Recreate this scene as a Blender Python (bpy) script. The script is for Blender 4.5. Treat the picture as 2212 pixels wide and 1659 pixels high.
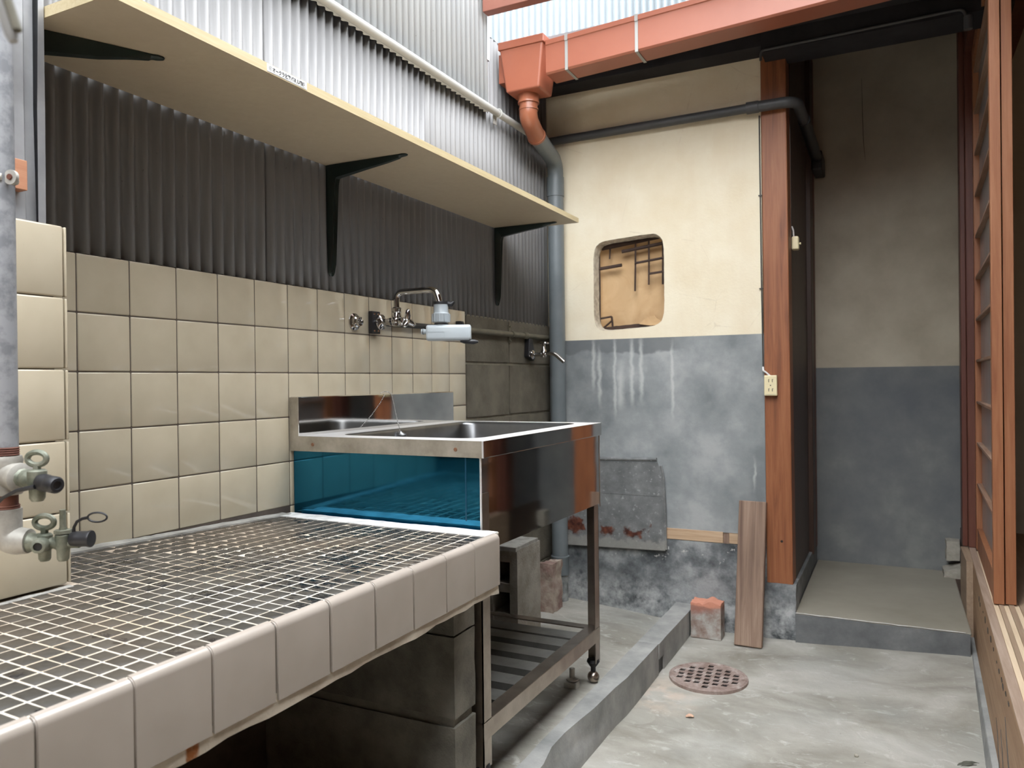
import bpy, bmesh, math, random
from mathutils import Vector, Matrix, noise

for o in list(bpy.data.objects):
    bpy.data.objects.remove(o)
S = bpy.context.scene
COL = S.collection
random.seed(7)
R = random.Random(11)

# ------------------------------------------------------------------ camera
CAM = Vector((1.2251, 0.0, 0.925))
yaw, pitch, roll = 0.463, -0.0044, -0.0116
fw = Vector((-math.sin(yaw) * math.cos(pitch), math.cos(yaw) * math.cos(pitch), math.sin(pitch)))
rt = Vector((math.cos(yaw), math.sin(yaw), 0))
up = rt.cross(fw)
r2 = rt * math.cos(roll) + up * math.sin(roll)
u2 = -rt * math.sin(roll) + up * math.cos(roll)
cd = bpy.data.cameras.new('camera')
cd.sensor_width = 36
cd.sensor_fit = 'HORIZONTAL'
cd.lens = 36 * 1658.7 / 2212
cd.clip_start = 0.02
cd.dof.use_dof = True
cd.dof.focus_distance = 1.45
cd.dof.aperture_fstop = 8.5
cam = bpy.data.objects.new('camera', cd)
COL.objects.link(cam)
m = Matrix.Identity(4)
for i in range(3):
    m[i][0], m[i][1], m[i][2], m[i][3] = r2[i], u2[i], -fw[i], CAM[i]
cam.matrix_world = m
S.camera = cam

# ------------------------------------------------------------------ sky and exposure
W = bpy.data.worlds.new('sky')
S.world = W
W.use_nodes = True
bg = W.node_tree.nodes['Background']
bg.inputs[0].default_value = (0.93, 0.965, 1.0, 1)
bg.inputs[1].default_value = 7.0
S.view_settings.view_transform = 'Standard'
S.view_settings.look = 'None'
S.view_settings.gamma = 1
S.view_settings.use_curve_mapping = False
S.view_settings.exposure = 0.6


# ------------------------------------------------------------------ materials
class NT:
    def __init__(s, name):
        s.m = bpy.data.materials.new(name)
        s.m.use_nodes = True
        s.t = s.m.node_tree
        s.b = s.t.nodes['Principled BSDF']
        s._tc = None

    def n(s, typ, **kw):
        x = s.t.nodes.new(typ)
        for k, v in kw.items():
            setattr(x, k, v)
        return x

    def link(s, a, b):
        s.t.links.new(a, b)

    def put(s, sock, v):
        if isinstance(v, bpy.types.NodeSocket):
            s.link(v, sock)
        elif isinstance(v, (tuple, list)) and sock.type == 'RGBA' and len(v) == 3:
            sock.default_value = (*v, 1)
        else:
            sock.default_value = v

    def pos(s):
        return s.n('ShaderNodeNewGeometry').outputs['Position']

    def rnd(s):
        return s.n('ShaderNodeObjectInfo').outputs['Random']

    def vec(s, scale=(1, 1, 1), shift=False):
        """object coordinates, stretched; every object gets its own offset"""
        tc = s.n('ShaderNodeTexCoord').outputs['Object']
        mp = s.n('ShaderNodeMapping')
        s.link(tc, mp.inputs[0])
        mp.inputs['Scale'].default_value = scale
        out = mp.outputs[0]
        if shift:
            a = s.n('ShaderNodeVectorMath', operation='ADD')
            s.link(out, a.inputs[0])
            k = s.n('ShaderNodeVectorMath', operation='SCALE')
            s.link(s.n('ShaderNodeObjectInfo').outputs['Location'], k.inputs[0])
            k.inputs['Scale'].default_value = 13.7
            s.link(k.outputs[0], a.inputs[1])
            out = a.outputs[0]
        return out

    def noise(s, scale, detail=4, rough=0.55, vec=None, dist=0.0):
        x = s.n('ShaderNodeTexNoise')
        x.inputs['Scale'].default_value = scale
        x.inputs['Detail'].default_value = detail
        x.inputs['Roughness'].default_value = rough
        x.inputs['Distortion'].default_value = dist
        s.link(vec if vec is not None else s.pos(), x.inputs['Vector'])
        return x.outputs['Fac']

    def voronoi(s, scale, vec=None, feature='F1'):
        x = s.n('ShaderNodeTexVoronoi', feature=feature)
        x.inputs['Scale'].default_value = scale
        s.link(vec if vec is not None else s.pos(), x.inputs['Vector'])
        return x.outputs['Distance']

    def ramp(s, fac, stops):
        x = s.n('ShaderNodeValToRGB')
        s.link(fac, x.inputs[0])
        e = x.color_ramp.elements
        while len(e) < len(stops):
            e.new(0.5)
        for i, (p, c) in enumerate(stops):
            e[i].position = p
            if not isinstance(c, (tuple, list)):
                c = (c, c, c)
            e[i].color = (*c, 1)
        return x.outputs[0]

    def mix(s, f, a, b, mode='MIX'):
        x = s.n('ShaderNodeMix', data_type='RGBA', blend_type=mode)
        s.put(x.inputs[0], f)
        s.put(x.inputs[6], a)
        s.put(x.inputs[7], b)
        return x.outputs[2]

    def math(s, op, a, b=0.0, clamp=False):
        x = s.n('ShaderNodeMath', operation=op, use_clamp=clamp)
        s.put(x.inputs[0], a)
        s.put(x.inputs[1], b)
        return x.outputs[0]

    def xyz(s, v=None):
        x = s.n('ShaderNodeSeparateXYZ')
        s.link(v if v is not None else s.pos(), x.inputs[0])
        return x.outputs

    def band(s, v, lo, hi, soft):
        """1 inside lo..hi with soft borders"""
        a = s.n('ShaderNodeMapRange', interpolation_type='SMOOTHSTEP')
        s.put(a.inputs[0], v)
        a.inputs[1].default_value = lo - soft
        a.inputs[2].default_value = lo + soft
        b = s.n('ShaderNodeMapRange', interpolation_type='SMOOTHSTEP')
        s.put(b.inputs[0], v)
        b.inputs[1].default_value = hi - soft
        b.inputs[2].default_value = hi + soft
        b.inputs[3].default_value = 1
        b.inputs[4].default_value = 0
        return s.math('MULTIPLY', a.outputs[0], b.outputs[0])

    def bump(s, h, dist=0.002, strength=0.6):
        x = s.n('ShaderNodeBump')
        x.inputs['Strength'].default_value = strength
        x.inputs['Distance'].default_value = dist
        s.link(h, x.inputs['Height'])
        s.link(x.outputs[0], s.b.inputs['Normal'])

    def done(s, color, rough=0.6, metal=0.0, **kw):
        s.put(s.b.inputs['Base Color'], color)
        s.put(s.b.inputs['Roughness'], rough)
        s.put(s.b.inputs['Metallic'], metal)
        for k, v in kw.items():
            s.put(s.b.inputs[k.replace('_', ' ')], v)
        return s.m


def plain(name, c1, c2=None, scale=8, rough=0.5, metal=0.0, bump=0.0, bscale=60, lo=0.35, hi=0.65, **kw):
    t = NT(name)
    v = t.vec(shift=True)
    col = c1 if c2 is None else t.ramp(t.noise(scale, 5, 0.6, v), [(lo, c1), (hi, c2)])
    if bump:
        t.bump(t.noise(bscale, 4, 0.6, v), bump, 0.7)
    return t.done(col, rough, metal, **kw)


def wood(name, dark, mid, light, axis='z', rough=0.55, fine=60, bump=0.0008):
    t = NT(name)
    st = {'x': (0.05, 1, 1), 'y': (1, 0.05, 1), 'z': (1, 1, 0.05)}[axis]
    v = t.vec(st, shift=True)
    a = t.noise(fine, 6, 0.65, v, 0.6)
    big = t.noise(6, 3, 0.5, t.vec({'x': (.3, 1, 1), 'y': (1, .3, 1), 'z': (1, 1, .3)}[axis], shift=True))
    f = t.math('ADD', t.math('MULTIPLY', a, 0.65), t.math('MULTIPLY', big, 0.4))
    c = t.ramp(f, [(0.36, dark), (0.52, mid), (0.68, light)])
    kn = t.voronoi(7, t.vec({'x': (.25, 1, 1), 'y': (1, .25, 1), 'z': (1, 1, .25)}[axis], shift=True))
    c = t.mix(t.ramp(kn, [(0.05, 0.7), (0.10, 0.0)]), c, dark)
    t.bump(a, bump, 0.6)
    return t.done(c, rough)


M = {}
M['tile_cream'] = None
t = NT('cream glazed tile')
v = t.vec(shift=True)
c = t.ramp(t.noise(14, 3, .5, v), [(0.3, (0.46, 0.40, 0.295)), (0.7, (0.51, 0.448, 0.338))])
c = t.mix(t.ramp(t.noise(330, 2, .5, v), [(0.70, 0.0), (0.76, 0.35)]), c, (0.42, 0.35, 0.24))
sh = t.ramp(t.rnd(), [(0, (0.93, 0.93, 0.93)), (1, (1, 1, 1))])
c = t.mix(1.0, c, sh, 'MULTIPLY')
t.bump(t.noise(9, 2, .5, v), 0.0012, 0.35)
M['tile_cream'] = t.done(c, 0.09, Coat_Weight=0.3)

t = NT('white glazed edge tile')
v = t.vec(shift=True)
c = t.ramp(t.noise(10, 3, .5, v), [(0.3, (0.345, 0.30, 0.258)), (0.7, (0.39, 0.342, 0.298))])
t.bump(t.noise(8, 2, .5, v), 0.001, 0.3)
M['tile_white'] = t.done(c, 0.16)

t = NT('dark grey mosaic')
v = t.vec(shift=True)
base = t.ramp(t.rnd(), [(0.0, (0.046, 0.041, 0.034)), (0.5, (0.066, 0.060, 0.051)), (1.0, (0.038, 0.034, 0.029))])
wet = t.noise(11, 4, .6, None)
wp_ = t.xyz()
wm = t.ramp(t.math('ADD', wet, t.math('MULTIPLY', t.band(wp_[1], .85, 1.30, .15), t.math('MULTIPLY', t.band(wp_[0], .2, .6, .1), .10))), [(0.55, 0.0), (0.61, 1.0)])
edge = t.ramp(t.noise(95, 4, .7, v), [(0.42, 0.0), (0.5, 1.0)])
wm2 = t.math('MULTIPLY', wm, edge)
c = t.mix(wm2, base, (0.017, 0.017, 0.018))
wx = t.noise(4, 2, .5, None)
c = t.mix(t.ramp(wx, [(0.45, 0.0), (0.7, 0.35)]), c, (0.15, 0.11, 0.075))
t.bump(t.noise(70, 3, .6, v), 0.0006, 0.5)
M['mosaic'] = t.done(c, t.ramp(wm2, [(0, 0.42), (1, 0.16)]), Specular_IOR_Level=.4)

M['grout_dark'] = plain('dark tile joint', (0.055, 0.042, 0.034), (0.09, 0.07, 0.055), 20, 0.9)
t = NT('pale mosaic grout')
c = t.ramp(t.noise(9, 5, .6), [(.35, (0.52, 0.42, 0.305)), (.65, (0.66, 0.60, 0.51))])
p = t.xyz()
gw = t.math('ADD', p[0], t.math('MULTIPLY', t.math('SUBTRACT', t.noise(7, 4), .5), .35))
c = t.mix(t.ramp(gw, [(.02, .75), (.30, 0.0)]), c, (0.27, 0.20, 0.145))
t.bump(t.noise(70, 4), .001, .5)
M['grout_pale'] = t.done(c, 0.85)
M['mortar_white'] = plain('white mortar strip', (0.5, 0.49, 0.47), (0.80, 0.79, 0.77), 22, 0.9, bump=.002, bscale=90)
M['mortar_grey'] = plain('grey mortar bead', (0.22, 0.21, 0.19), (0.36, 0.35, 0.32), 22, 0.9, bump=.002, bscale=90)

t = NT('mortar edge under counter')
c = t.ramp(t.noise(16, 5, .6), [(0.3, (0.40, 0.34, 0.265)), (0.7, (0.60, 0.53, 0.43))])
p = t.xyz()
wob = t.math('MULTIPLY', t.math('SUBTRACT', t.noise(60, 3), 0.5), 0.012)
st = t.band(t.math('ADD', p[1], wob), 0.575, 0.590, 0.0025)
st = t.math('MULTIPLY', st, t.ramp(t.noise(50, 4), [(0.3, 0.55), (0.55, 1.0)]))
c = t.mix(st, c, (0.26, 0.085, 0.015))
t.bump(t.noise(120, 4), 0.002, 0.7)
M['mortar_edge'] = t.done(c, 0.9)


def corr(name, a, b, dirt):
    t = NT(name)
    v = t.pos()
    mp = t.n('ShaderNodeMapping')
    t.link(v, mp.inputs[0])
    mp.inputs['Scale'].default_value = (1, 1, .08)
    streak = t.noise(45, 4, .6, mp.outputs[0])
    c = t.ramp(streak, [(0.3, a), (0.7, b)])
    sp = t.noise(70, 3, .7)
    sp = t.math('MULTIPLY', t.ramp(sp, [(0.68, 0.0), (0.74, 1.0)]), t.ramp(t.noise(5, 2), [(0.5, 0.0), (0.6, 0.8)]))
    c = t.mix(sp, c, dirt)
    c = t.mix(t.ramp(t.noise(3, 3), [(0.35, 0.0), (0.75, 0.35)]), c, tuple(x * .82 for x in a))
    return t.done(c, 0.42)


M['corr_low'] = corr('grey painted corrugated metal', (0.185, 0.182, 0.184), (0.228, 0.224, 0.222), (0.06, 0.052, 0.045))
M['corr_up'] = corr('pale corrugated metal', (0.50, 0.52, 0.535), (0.58, 0.60, 0.61), (0.2, 0.185, 0.16))  # same metal as the lower sheets, made paler for the brighter light above
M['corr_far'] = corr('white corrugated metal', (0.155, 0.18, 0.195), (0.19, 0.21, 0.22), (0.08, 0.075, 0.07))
M['sheet'] = plain('bent galvanised sheet', (0.30, 0.305, 0.315), (0.40, 0.405, 0.415), 9, 0.4, 0.35, bump=.002, bscale=14)
M['sheet_dark'] = plain('shaded gap', (0.02, 0.02, 0.02))

t = NT('beige laminated board')
v = t.vec((1, 1, 1))
c = t.ramp(t.noise(60, 4, .6, v), [(0.3, (0.56, 0.465, 0.325)), (0.7, (0.60, 0.505, 0.36))])
c = t.mix(t.ramp(t.noise(5, 2, .5, v), [(0.4, 0.0), (0.7, 0.3)]), c, (0.51, 0.405, 0.295))
M['board'] = t.done(c, 0.5)
M['board_edge'] = wood('pale board edging', (0.46, 0.365, 0.20), (0.52, 0.425, 0.25), (0.58, 0.49, 0.31), 'y', 0.5, 160, .0003)
M['bracket'] = plain('dark green enamel', (0.008, 0.017, 0.015), (0.014, 0.026, 0.023), 20, 0.3)
M['label_white'] = plain('white label', (0.72, 0.73, 0.72), rough=0.35)
M['ink'] = plain('black ink', (0.01, 0.01, 0.01), rough=0.6)

# plaster of the back wall: stains have shapes of their own
t = NT('cream plaster')
n1 = t.noise(5, 5, .6)
c = t.ramp(n1, [(0.3, (0.76, 0.655, 0.47)), (0.7, (0.85, 0.775, 0.61))])
mp = t.n('ShaderNodeMapping')
t.link(t.pos(), mp.inputs[0])
mp.inputs['Scale'].default_value = (1, 1, .15)
c = t.mix(t.ramp(t.noise(9, 4, .6, mp.outputs[0]), [(0.5, 0.0), (0.75, 0.3)]), c, (0.70, 0.57, 0.40))
cr = t.voronoi(3.2, t.pos(), 'DISTANCE_TO_EDGE')
cr = t.math('ADD', cr, t.math('MULTIPLY', t.noise(30, 3), 0.03))
cm = t.math('MULTIPLY', t.ramp(cr, [(0.0145, 0.22), (0.019, 0.0)]), t.ramp(t.noise(4, 2), [(0.5, 0.0), (0.56, 1.0)]))
c = t.mix(cm, c, (0.42, 0.33, 0.22))
t.bump(t.noise(130, 4, .6), 0.0012, 0.5)
M['plaster_cream'] = t.done(c, 0.85)

t = NT('grey cement render')
n1 = t.noise(4.5, 6, .62)
c = t.ramp(n1, [(0.36, (0.185, 0.20, 0.207)), (0.52, (0.27, 0.285, 0.288)), (0.66, (0.38, 0.39, 0.385))])
p = t.xyz()
wob = t.math('MULTIPLY', t.math('SUBTRACT', t.noise(25, 3), 0.5), 0.022)
zz = t.math('ADD', p[2], t.math('MULTIPLY', t.math('SUBTRACT', t.noise(12, 3), 0.5), 0.05))
dk = t.math('MULTIPLY', t.band(zz, 1.03, 1.20, 0.006), t.band(p[0], 0.03, 0.52, 0.05))
c = t.mix(t.math('MULTIPLY', dk, 0.75), c, (0.125, 0.135, 0.14))
xx = t.math('ADD', p[0], wob)
drips = None
for x0, w, ztop, zbot in [(0.183, .010, 1.07, .90), (0.205, .009, 1.03, .84), (0.268, .009, 1.07, .80), (0.335, .010, 1.07, .84),
                          (0.372, .010, 1.07, .86), (0.489, .007, 1.04, .80), (0.29, .02, .97, .82), (0.78, .006, .62, .55)]:
    a = t.math('MULTIPLY', t.band(xx, x0 - w * .4, x0 + w * .4, w * .9), t.band(p[2], zbot, ztop, 0.045))
    drips = a if drips is None else t.math('MAXIMUM', drips, a)
c = t.mix(t.math('MULTIPLY', drips, 0.85), c, (0.60, 0.61, 0.585))
lowd = t.math('MULTIPLY', t.band(p[2], -1, .46, .05), t.ramp(t.noise(6, 4), [(0.4, 0.0), (0.65, 0.35)]))
c = t.mix(lowd, c, (0.2, 0.21, 0.21))
t.bump(t.noise(45, 5, .6), 0.0015, 0.5)
M['render_grey'] = t.done(c, 0.75)

t = NT('stained base concrete')
c = t.ramp(t.noise(7, 6, .65), [(0.36, (0.045, 0.051, 0.055)), (0.5, (0.15, 0.16, 0.165)), (0.63, (0.33, 0.34, 0.34))])
p = t.xyz()
ef = t.math('MULTIPLY', t.band(t.math('ADD', p[2], t.math('MULTIPLY', t.noise(7, 4), .22)), -1, .27, .05), t.ramp(t.noise(11, 5, .7), [(0.4, 0.0), (0.62, 0.85)]))
c = t.mix(ef, c, (0.55, 0.555, 0.55))
c = t.mix(t.math('MULTIPLY', t.ramp(t.noise(40, 3), [(0.66, 0.0), (0.7, 0.8)]), t.band(p[2], .25, .5, .05)), c, (0.6, 0.58, 0.55))
t.bump(t.noise(60, 5, .6), 0.003, 0.6)
M['base_concrete'] = t.done(c, 0.85)

t = NT('grimy concrete kerb and step')
c = t.ramp(t.noise(8, 6, .65), [(0.3, (0.105, 0.11, 0.112)), (0.55, (0.17, 0.175, 0.175)), (0.78, (0.29, 0.29, 0.285))])
t.bump(t.noise(60, 5, .6), 0.002, 0.5)
M['step_face'] = t.done(c, 0.8)
t = NT('smooth step top')
c = t.ramp(t.noise(3, 4, .6), [(0.3, (0.27, 0.245, 0.195)), (0.7, (0.36, 0.33, 0.27))])
t.bump(t.noise(90, 4, .6), 0.0008, 0.4)
M['step_top'] = t.done(c, 0.7)

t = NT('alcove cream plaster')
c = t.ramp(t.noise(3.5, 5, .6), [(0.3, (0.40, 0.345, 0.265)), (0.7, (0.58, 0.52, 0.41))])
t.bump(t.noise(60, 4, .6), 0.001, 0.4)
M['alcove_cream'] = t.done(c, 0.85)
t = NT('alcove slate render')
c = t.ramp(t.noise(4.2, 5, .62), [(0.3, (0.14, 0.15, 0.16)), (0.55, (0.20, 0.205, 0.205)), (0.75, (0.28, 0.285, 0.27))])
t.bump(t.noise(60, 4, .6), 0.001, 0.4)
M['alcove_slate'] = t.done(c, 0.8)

t = NT('floor concrete')
mp = t.n('ShaderNodeMapping')
t.link(t.pos(), mp.inputs[0])
mp.inputs['Scale'].default_value = (1, 1.6, 1)
n1 = t.noise(3.2, 6, .62, mp.outputs[0], 0.4)
c = t.ramp(n1, [(0.32, (0.225, 0.208, 0.172)), (0.48, (0.335, 0.318, 0.275)), (0.68, (0.47, 0.452, 0.405))])
n2 = t.noise(14, 6, .7, mp.outputs[0], 0.8)
c = t.mix(t.ramp(n2, [(0.56, 0.0), (0.68, 0.55)]), c, (0.60, 0.59, 0.555))
n3 = t.noise(2.1, 3, .5, None)
c = t.mix(t.ramp(n3, [(0.52, 0.0), (0.68, 0.4)]), c, (0.27, 0.28, 0.265))
p = t.xyz()
# old round patch and rusty run beside the drain
dx = t.math('SUBTRACT', p[0], .585)
dy = t.math('SUBTRACT', p[1], 2.03)
d = t.math('SQRT', t.math('ADD', t.math('MULTIPLY', dx, dx), t.math('MULTIPLY', dy, dy)))
c = t.mix(t.math('MULTIPLY', t.band(d, -1, .048, .003), .6), c, (0.36, 0.345, 0.30))
c = t.mix(t.math('MULTIPLY', t.ramp(t.noise(160, 2, .5), [(0.74, 0), (0.77, 1)]), t.ramp(t.noise(6, 2), [(.5, 0), (.6, .8)])), c, (0.06, 0.05, 0.04))
dx = t.math('SUBTRACT', p[0], .60)
dy = t.math('SUBTRACT', p[1], 2.19)
d = t.math('SQRT', t.math('ADD', t.math('MULTIPLY', dx, dx), t.math('MULTIPLY', dy, dy)))
c = t.mix(t.math('MULTIPLY', t.ramp(d, [(0.03, .5), (0.16, 0.0)]), t.ramp(t.noise(16, 4), [(.4, 0), (.6, 1)])), c, (0.62, 0.48, 0.37))
t.bump(t.math('ADD', t.noise(120, 5, .65), t.math('MULTIPLY', t.noise(18, 4), 1.2)), 0.0022, 0.55)
M['floor'] = t.done(c, 0.78)

M['kerb'] = plain('old kerb concrete', (0.20, 0.205, 0.20), (0.39, 0.385, 0.365), 9, 0.85, bump=.002, bscale=70, lo=.3, hi=.7)
M['block'] = plain('damp concrete block', (0.085, 0.075, 0.055), (0.15, 0.132, 0.10), 9, 0.9, bump=.002, bscale=160)
M['block_joint'] = plain('block mortar', (0.15, 0.135, 0.10), (0.24, 0.215, 0.165), 14, 0.9, bump=.002, bscale=120)
M['pier_block'] = plain('rough grey block', (0.11, 0.102, 0.083), (0.20, 0.185, 0.15), 14, 0.95, bump=.003, bscale=220)
M['hollow'] = plain('mossy hollow block', (0.21, 0.19, 0.155), (0.36, 0.33, 0.285), 12, 0.95, bump=.003, bscale=150)

M['post'] = wood('orange stained cedar', (0.13, 0.042, 0.018), (0.265, 0.092, 0.036), (0.36, 0.145, 0.062), 'z', 0.5, 50)
M['wood_dark'] = wood('dark stained board', (0.035, 0.018, 0.012), (0.058, 0.030, 0.02), (0.08, 0.044, 0.03), 'z', 0.5, 50)
M['wood_red'] = wood('dark red stained timber', (0.085, 0.024, 0.016), (0.125, 0.040, 0.026), (0.17, 0.065, 0.042), 'z', 0.5, 50)
M['beam_dark'] = plain('near-black timber', (0.010, 0.010, 0.013), (0.022, 0.021, 0.025), 10, 0.8)  # near-black, slightly mottled timber
M['door_wood'] = wood('reddish cedar joinery', (0.27, 0.095, 0.042), (0.36, 0.145, 0.066), (0.44, 0.20, 0.10), 'z', 0.5, 70)
M['muntin'] = wood('lattice bar cedar', (0.24, 0.125, 0.075), (0.34, 0.20, 0.13), (0.46, 0.32, 0.24), 'y', 0.6, 70)
t = NT('sill timber')
v = t.vec((1, 0.04, 1), shift=True)
a = t.noise(60, 6, .65, v, .5)
c = t.ramp(a, [(0.3, (0.30, 0.165, 0.085)), (0.55, (0.41, 0.25, 0.14)), (0.75, (0.50, 0.335, 0.20))])
p = t.xyz()
t.bump(a, .0008, .6)
M['sill'] = t.done(c, 0.6)
M['sill_weather'] = wood('weathered sill arris', (0.26, 0.175, 0.125), (0.36, 0.26, 0.195), (0.45, 0.34, 0.27), 'y', 0.7, 80)
M['sill_pale'] = wood('pale groove wood', (0.62, 0.47, 0.31), (0.70, 0.55, 0.38), (0.76, 0.62, 0.45), 'y', 0.6, 80)
M['sill_brown'] = wood('brown groove wood', (0.28, 0.19, 0.13), (0.35, 0.25, 0.17), (0.42, 0.31, 0.22), 'y', 0.6, 80)
M['glass'] = plain('dusty pane', (0.34, 0.31, 0.30), (0.41, 0.375, 0.36), 5, 0.25)
M['crack'] = plain('crack', (0.02, 0.012, 0.008))
M['plank'] = wood('weathered grey plank', (0.13, 0.08, 0.058), (0.27, 0.18, 0.13), (0.43, 0.31, 0.23), 'z', 0.85, 45, .0025)
M['raw_timber'] = wood('bare pale timber', (0.36, 0.23, 0.135), (0.52, 0.36, 0.23), (0.62, 0.46, 0.31), 'x', 0.8, 60, .0015)

M['gutter'] = plain('terracotta coloured gutter', (0.32, 0.100, 0.056), (0.355, 0.116, 0.066), 4, 0.34)
M['gutter_pipe'] = plain('copper brown pipe', (0.30, 0.105, 0.055), (0.35, 0.125, 0.068), 8, 0.28)
M['strap'] = plain('grey metal strap', (0.36, 0.36, 0.34), rough=0.45, metal=0.4)
M['steel_beam'] = plain('red brown painted timber', (0.20, 0.075, 0.05), (0.25, 0.095, 0.066), 6, 0.55)
M['pvc'] = plain('grey plastic pipe', (0.135, 0.155, 0.165), (0.165, 0.185, 0.195), 8, 0.4)
M['pvc_dark'] = plain('dark grey pipe', (0.055, 0.057, 0.06), (0.075, 0.077, 0.08), 8, 0.45)
M['pvc_old'] = plain('chalky old pipe', (0.10, 0.11, 0.11), (0.36, 0.37, 0.36), 25, 0.8)
M['conduit'] = plain('pale grey conduit', (0.36, 0.355, 0.335), (0.42, 0.415, 0.395), 6, 0.4)
M['olive_pipe'] = plain('grimy water pipe', (0.11, 0.10, 0.07), (0.19, 0.175, 0.13), 12, 0.5, 0.3)
M['black'] = plain('black plastic', (0.010, 0.010, 0.012), (0.017, 0.017, 0.02), 10, 0.45)
M['chrome'] = plain('chrome', (0.46, 0.45, 0.44), rough=0.09, metal=1.0)
M['filter_grey'] = plain('pale grey plastic', (0.40, 0.445, 0.47), (0.44, 0.485, 0.51), 6, 0.35)
M['filter_mid'] = plain('mid grey plastic', (0.27, 0.30, 0.32), (0.31, 0.34, 0.355), 6, 0.35)
M['brass_old'] = plain('verdigris brass', (0.10, 0.115, 0.085), (0.27, 0.275, 0.22), 45, 0.5, 0.45, bump=.001, bscale=120)
M['pipe_galv'] = plain('flaking galvanised pipe', (0.20, 0.205, 0.22), (0.31, 0.315, 0.33), 45, 0.5, 0.3, lo=.4, hi=.55)
M['pipe_fit'] = plain('scuffed pipe fitting', (0.26, 0.245, 0.215), (0.46, 0.44, 0.40), 30, 0.5, 0.3)
M['rust_thread'] = plain('rusty thread', (0.075, 0.022, 0.014), (0.16, 0.055, 0.03), 40, 0.75)
M['orange_block'] = wood('orange wood block', (0.36, 0.14, 0.07), (0.45, 0.20, 0.11), (0.52, 0.26, 0.15), 'y', 0.7, 60)

M['stainless'] = None
t = NT('mirror stainless steel')
v = t.vec(shift=True)
t.bump(t.noise(5, 2, .5, v), 0.0012, 0.25)
M['stainless'] = t.done(t.ramp(t.noise(12, 4, .6, v), [(.3, (0.50, 0.49, 0.47)), (.7, (0.56, 0.55, 0.53))]), 0.055, 1.0)
M['stainless_top'] = plain('brushed stainless rim', (0.78, 0.77, 0.76), (0.84, 0.83, 0.82), 10, 0.5, 0.75)
M['stainless_basin'] = plain('satin stainless basin', (0.19, 0.193, 0.197), (0.24, 0.243, 0.247), 10, 0.32, 1.0)
M['stainless_dirty'] = plain('water stained stainless', (0.30, 0.265, 0.21), (0.50, 0.455, 0.38), 22, 0.42, 0.55, lo=.3, hi=.7)
M['stainless_leg'] = plain('dull stainless angle', (0.33, 0.28, 0.235), (0.45, 0.39, 0.335), 16, 0.28, 0.95)
M['slat'] = plain('dull grey steel slat', (0.22, 0.215, 0.20), (0.30, 0.295, 0.275), 16, 0.4, 0.7)
M['screw'] = plain('rusty screw', (0.16, 0.07, 0.035), (0.22, 0.11, 0.06), 90, 0.6)
t = NT('blue protective film')
v = t.vec()
t.bump(t.noise(3, 2, .5, v), 0.002, 0.25)
M['blue'] = t.done((0.016, 0.165, 0.285), 0.07, 0.9, Coat_Weight=0.2)

M['blue_dark'] = plain('painted leg reflection', (0.006, 0.05, 0.09), rough=.3)
t = NT('rust spotted galvanised sheet')
c = t.ramp(t.noise(18, 5, .65), [(0.3, (0.135, 0.14, 0.14)), (0.6, (0.225, 0.23, 0.23)), (0.78, (0.32, 0.325, 0.32))])
c = t.mix(t.ramp(t.noise(75, 4, .7), [(0.60, 0), (0.66, .5)]), c, (0.52, 0.525, 0.52))
p = t.xyz()
wz = t.math('ADD', p[2], t.math('MULTIPLY', t.math('SUBTRACT', t.noise(30, 4), .5), .07))
wx = t.math('ADD', p[0], t.math('MULTIPLY', t.math('SUBTRACT', t.noise(22, 4), .5), .09))
rust = None
for x0, x1, z0, z1 in [(.07, .145, .335, .385), (.215, .255, .333, .368), (.31, .375, .333, .362), (.392, .40, .375, .388), (.395, .402, .352, .358), (.335, .345, .32, .324)]:
    a = t.math('MULTIPLY', t.band(wx, x0, x1, .006), t.band(wz, z0, z1, .006))
    rust = a if rust is None else t.math('MAXIMUM', rust, a)
c = t.mix(rust, c, t.ramp(t.noise(40, 3), [(.4, (0.06, 0.018, 0.012)), (.65, (0.20, 0.07, 0.04))]))
c = t.mix(t.math('MULTIPLY', t.band(wz, -1, .322, .008), .5), c, (0.42, 0.40, 0.36))
t.bump(t.noise(8, 3), .003, .4)
M['galv'] = t.done(c, 0.5, 0.25)

t = NT('rusty cast drain cover')
c = t.ramp(t.noise(35, 5, .65), [(0.32, (0.20, 0.135, 0.11)), (0.55, (0.33, 0.255, 0.225)), (0.72, (0.48, 0.43, 0.39))])
t.bump(t.noise(110, 4), .001, .6)
M['cover'] = t.done(c, 0.7)
M['pit_shade'] = plain('dark pit', (0.012, 0.012, 0.012))  # black that stands in for the shade inside holes

t = NT('weathered red brick')
p = t.xyz()
c = t.ramp(t.noise(22, 5, .65), [(0.32, (0.20, 0.125, 0.10)), (0.47, (0.31, 0.245, 0.21)), (0.62, (0.43, 0.41, 0.38))])
zz = t.math('ADD', p[2], t.math('MULTIPLY', t.math('SUBTRACT', t.noise(18, 4), .5), .07))
c = t.mix(t.ramp(zz, [(0.095, 0.0), (0.125, .9)]), c, (0.34, 0.15, 0.11))
zz = t.math('ADD', p[2], t.math('MULTIPLY', t.math('SUBTRACT', t.noise(25, 4), .5), .03))
c = t.mix(t.ramp(zz, [(0.124, 0.0), (0.130, 1.0)]), c, (0.62, 0.27, 0.18))
t.bump(t.noise(120, 4), .002, .7)
M['brick'] = t.done(c, 0.9)
M['brick_dirty'] = plain('mortar smeared brick', (0.22, 0.13, 0.11), (0.50, 0.42, 0.345), 16, 0.95, bump=.003, bscale=110)
M['rubble'] = plain('pale rubble', (0.36, 0.33, 0.27), (0.50, 0.47, 0.40), 25, 0.95, bump=.003, bscale=130)

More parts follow.
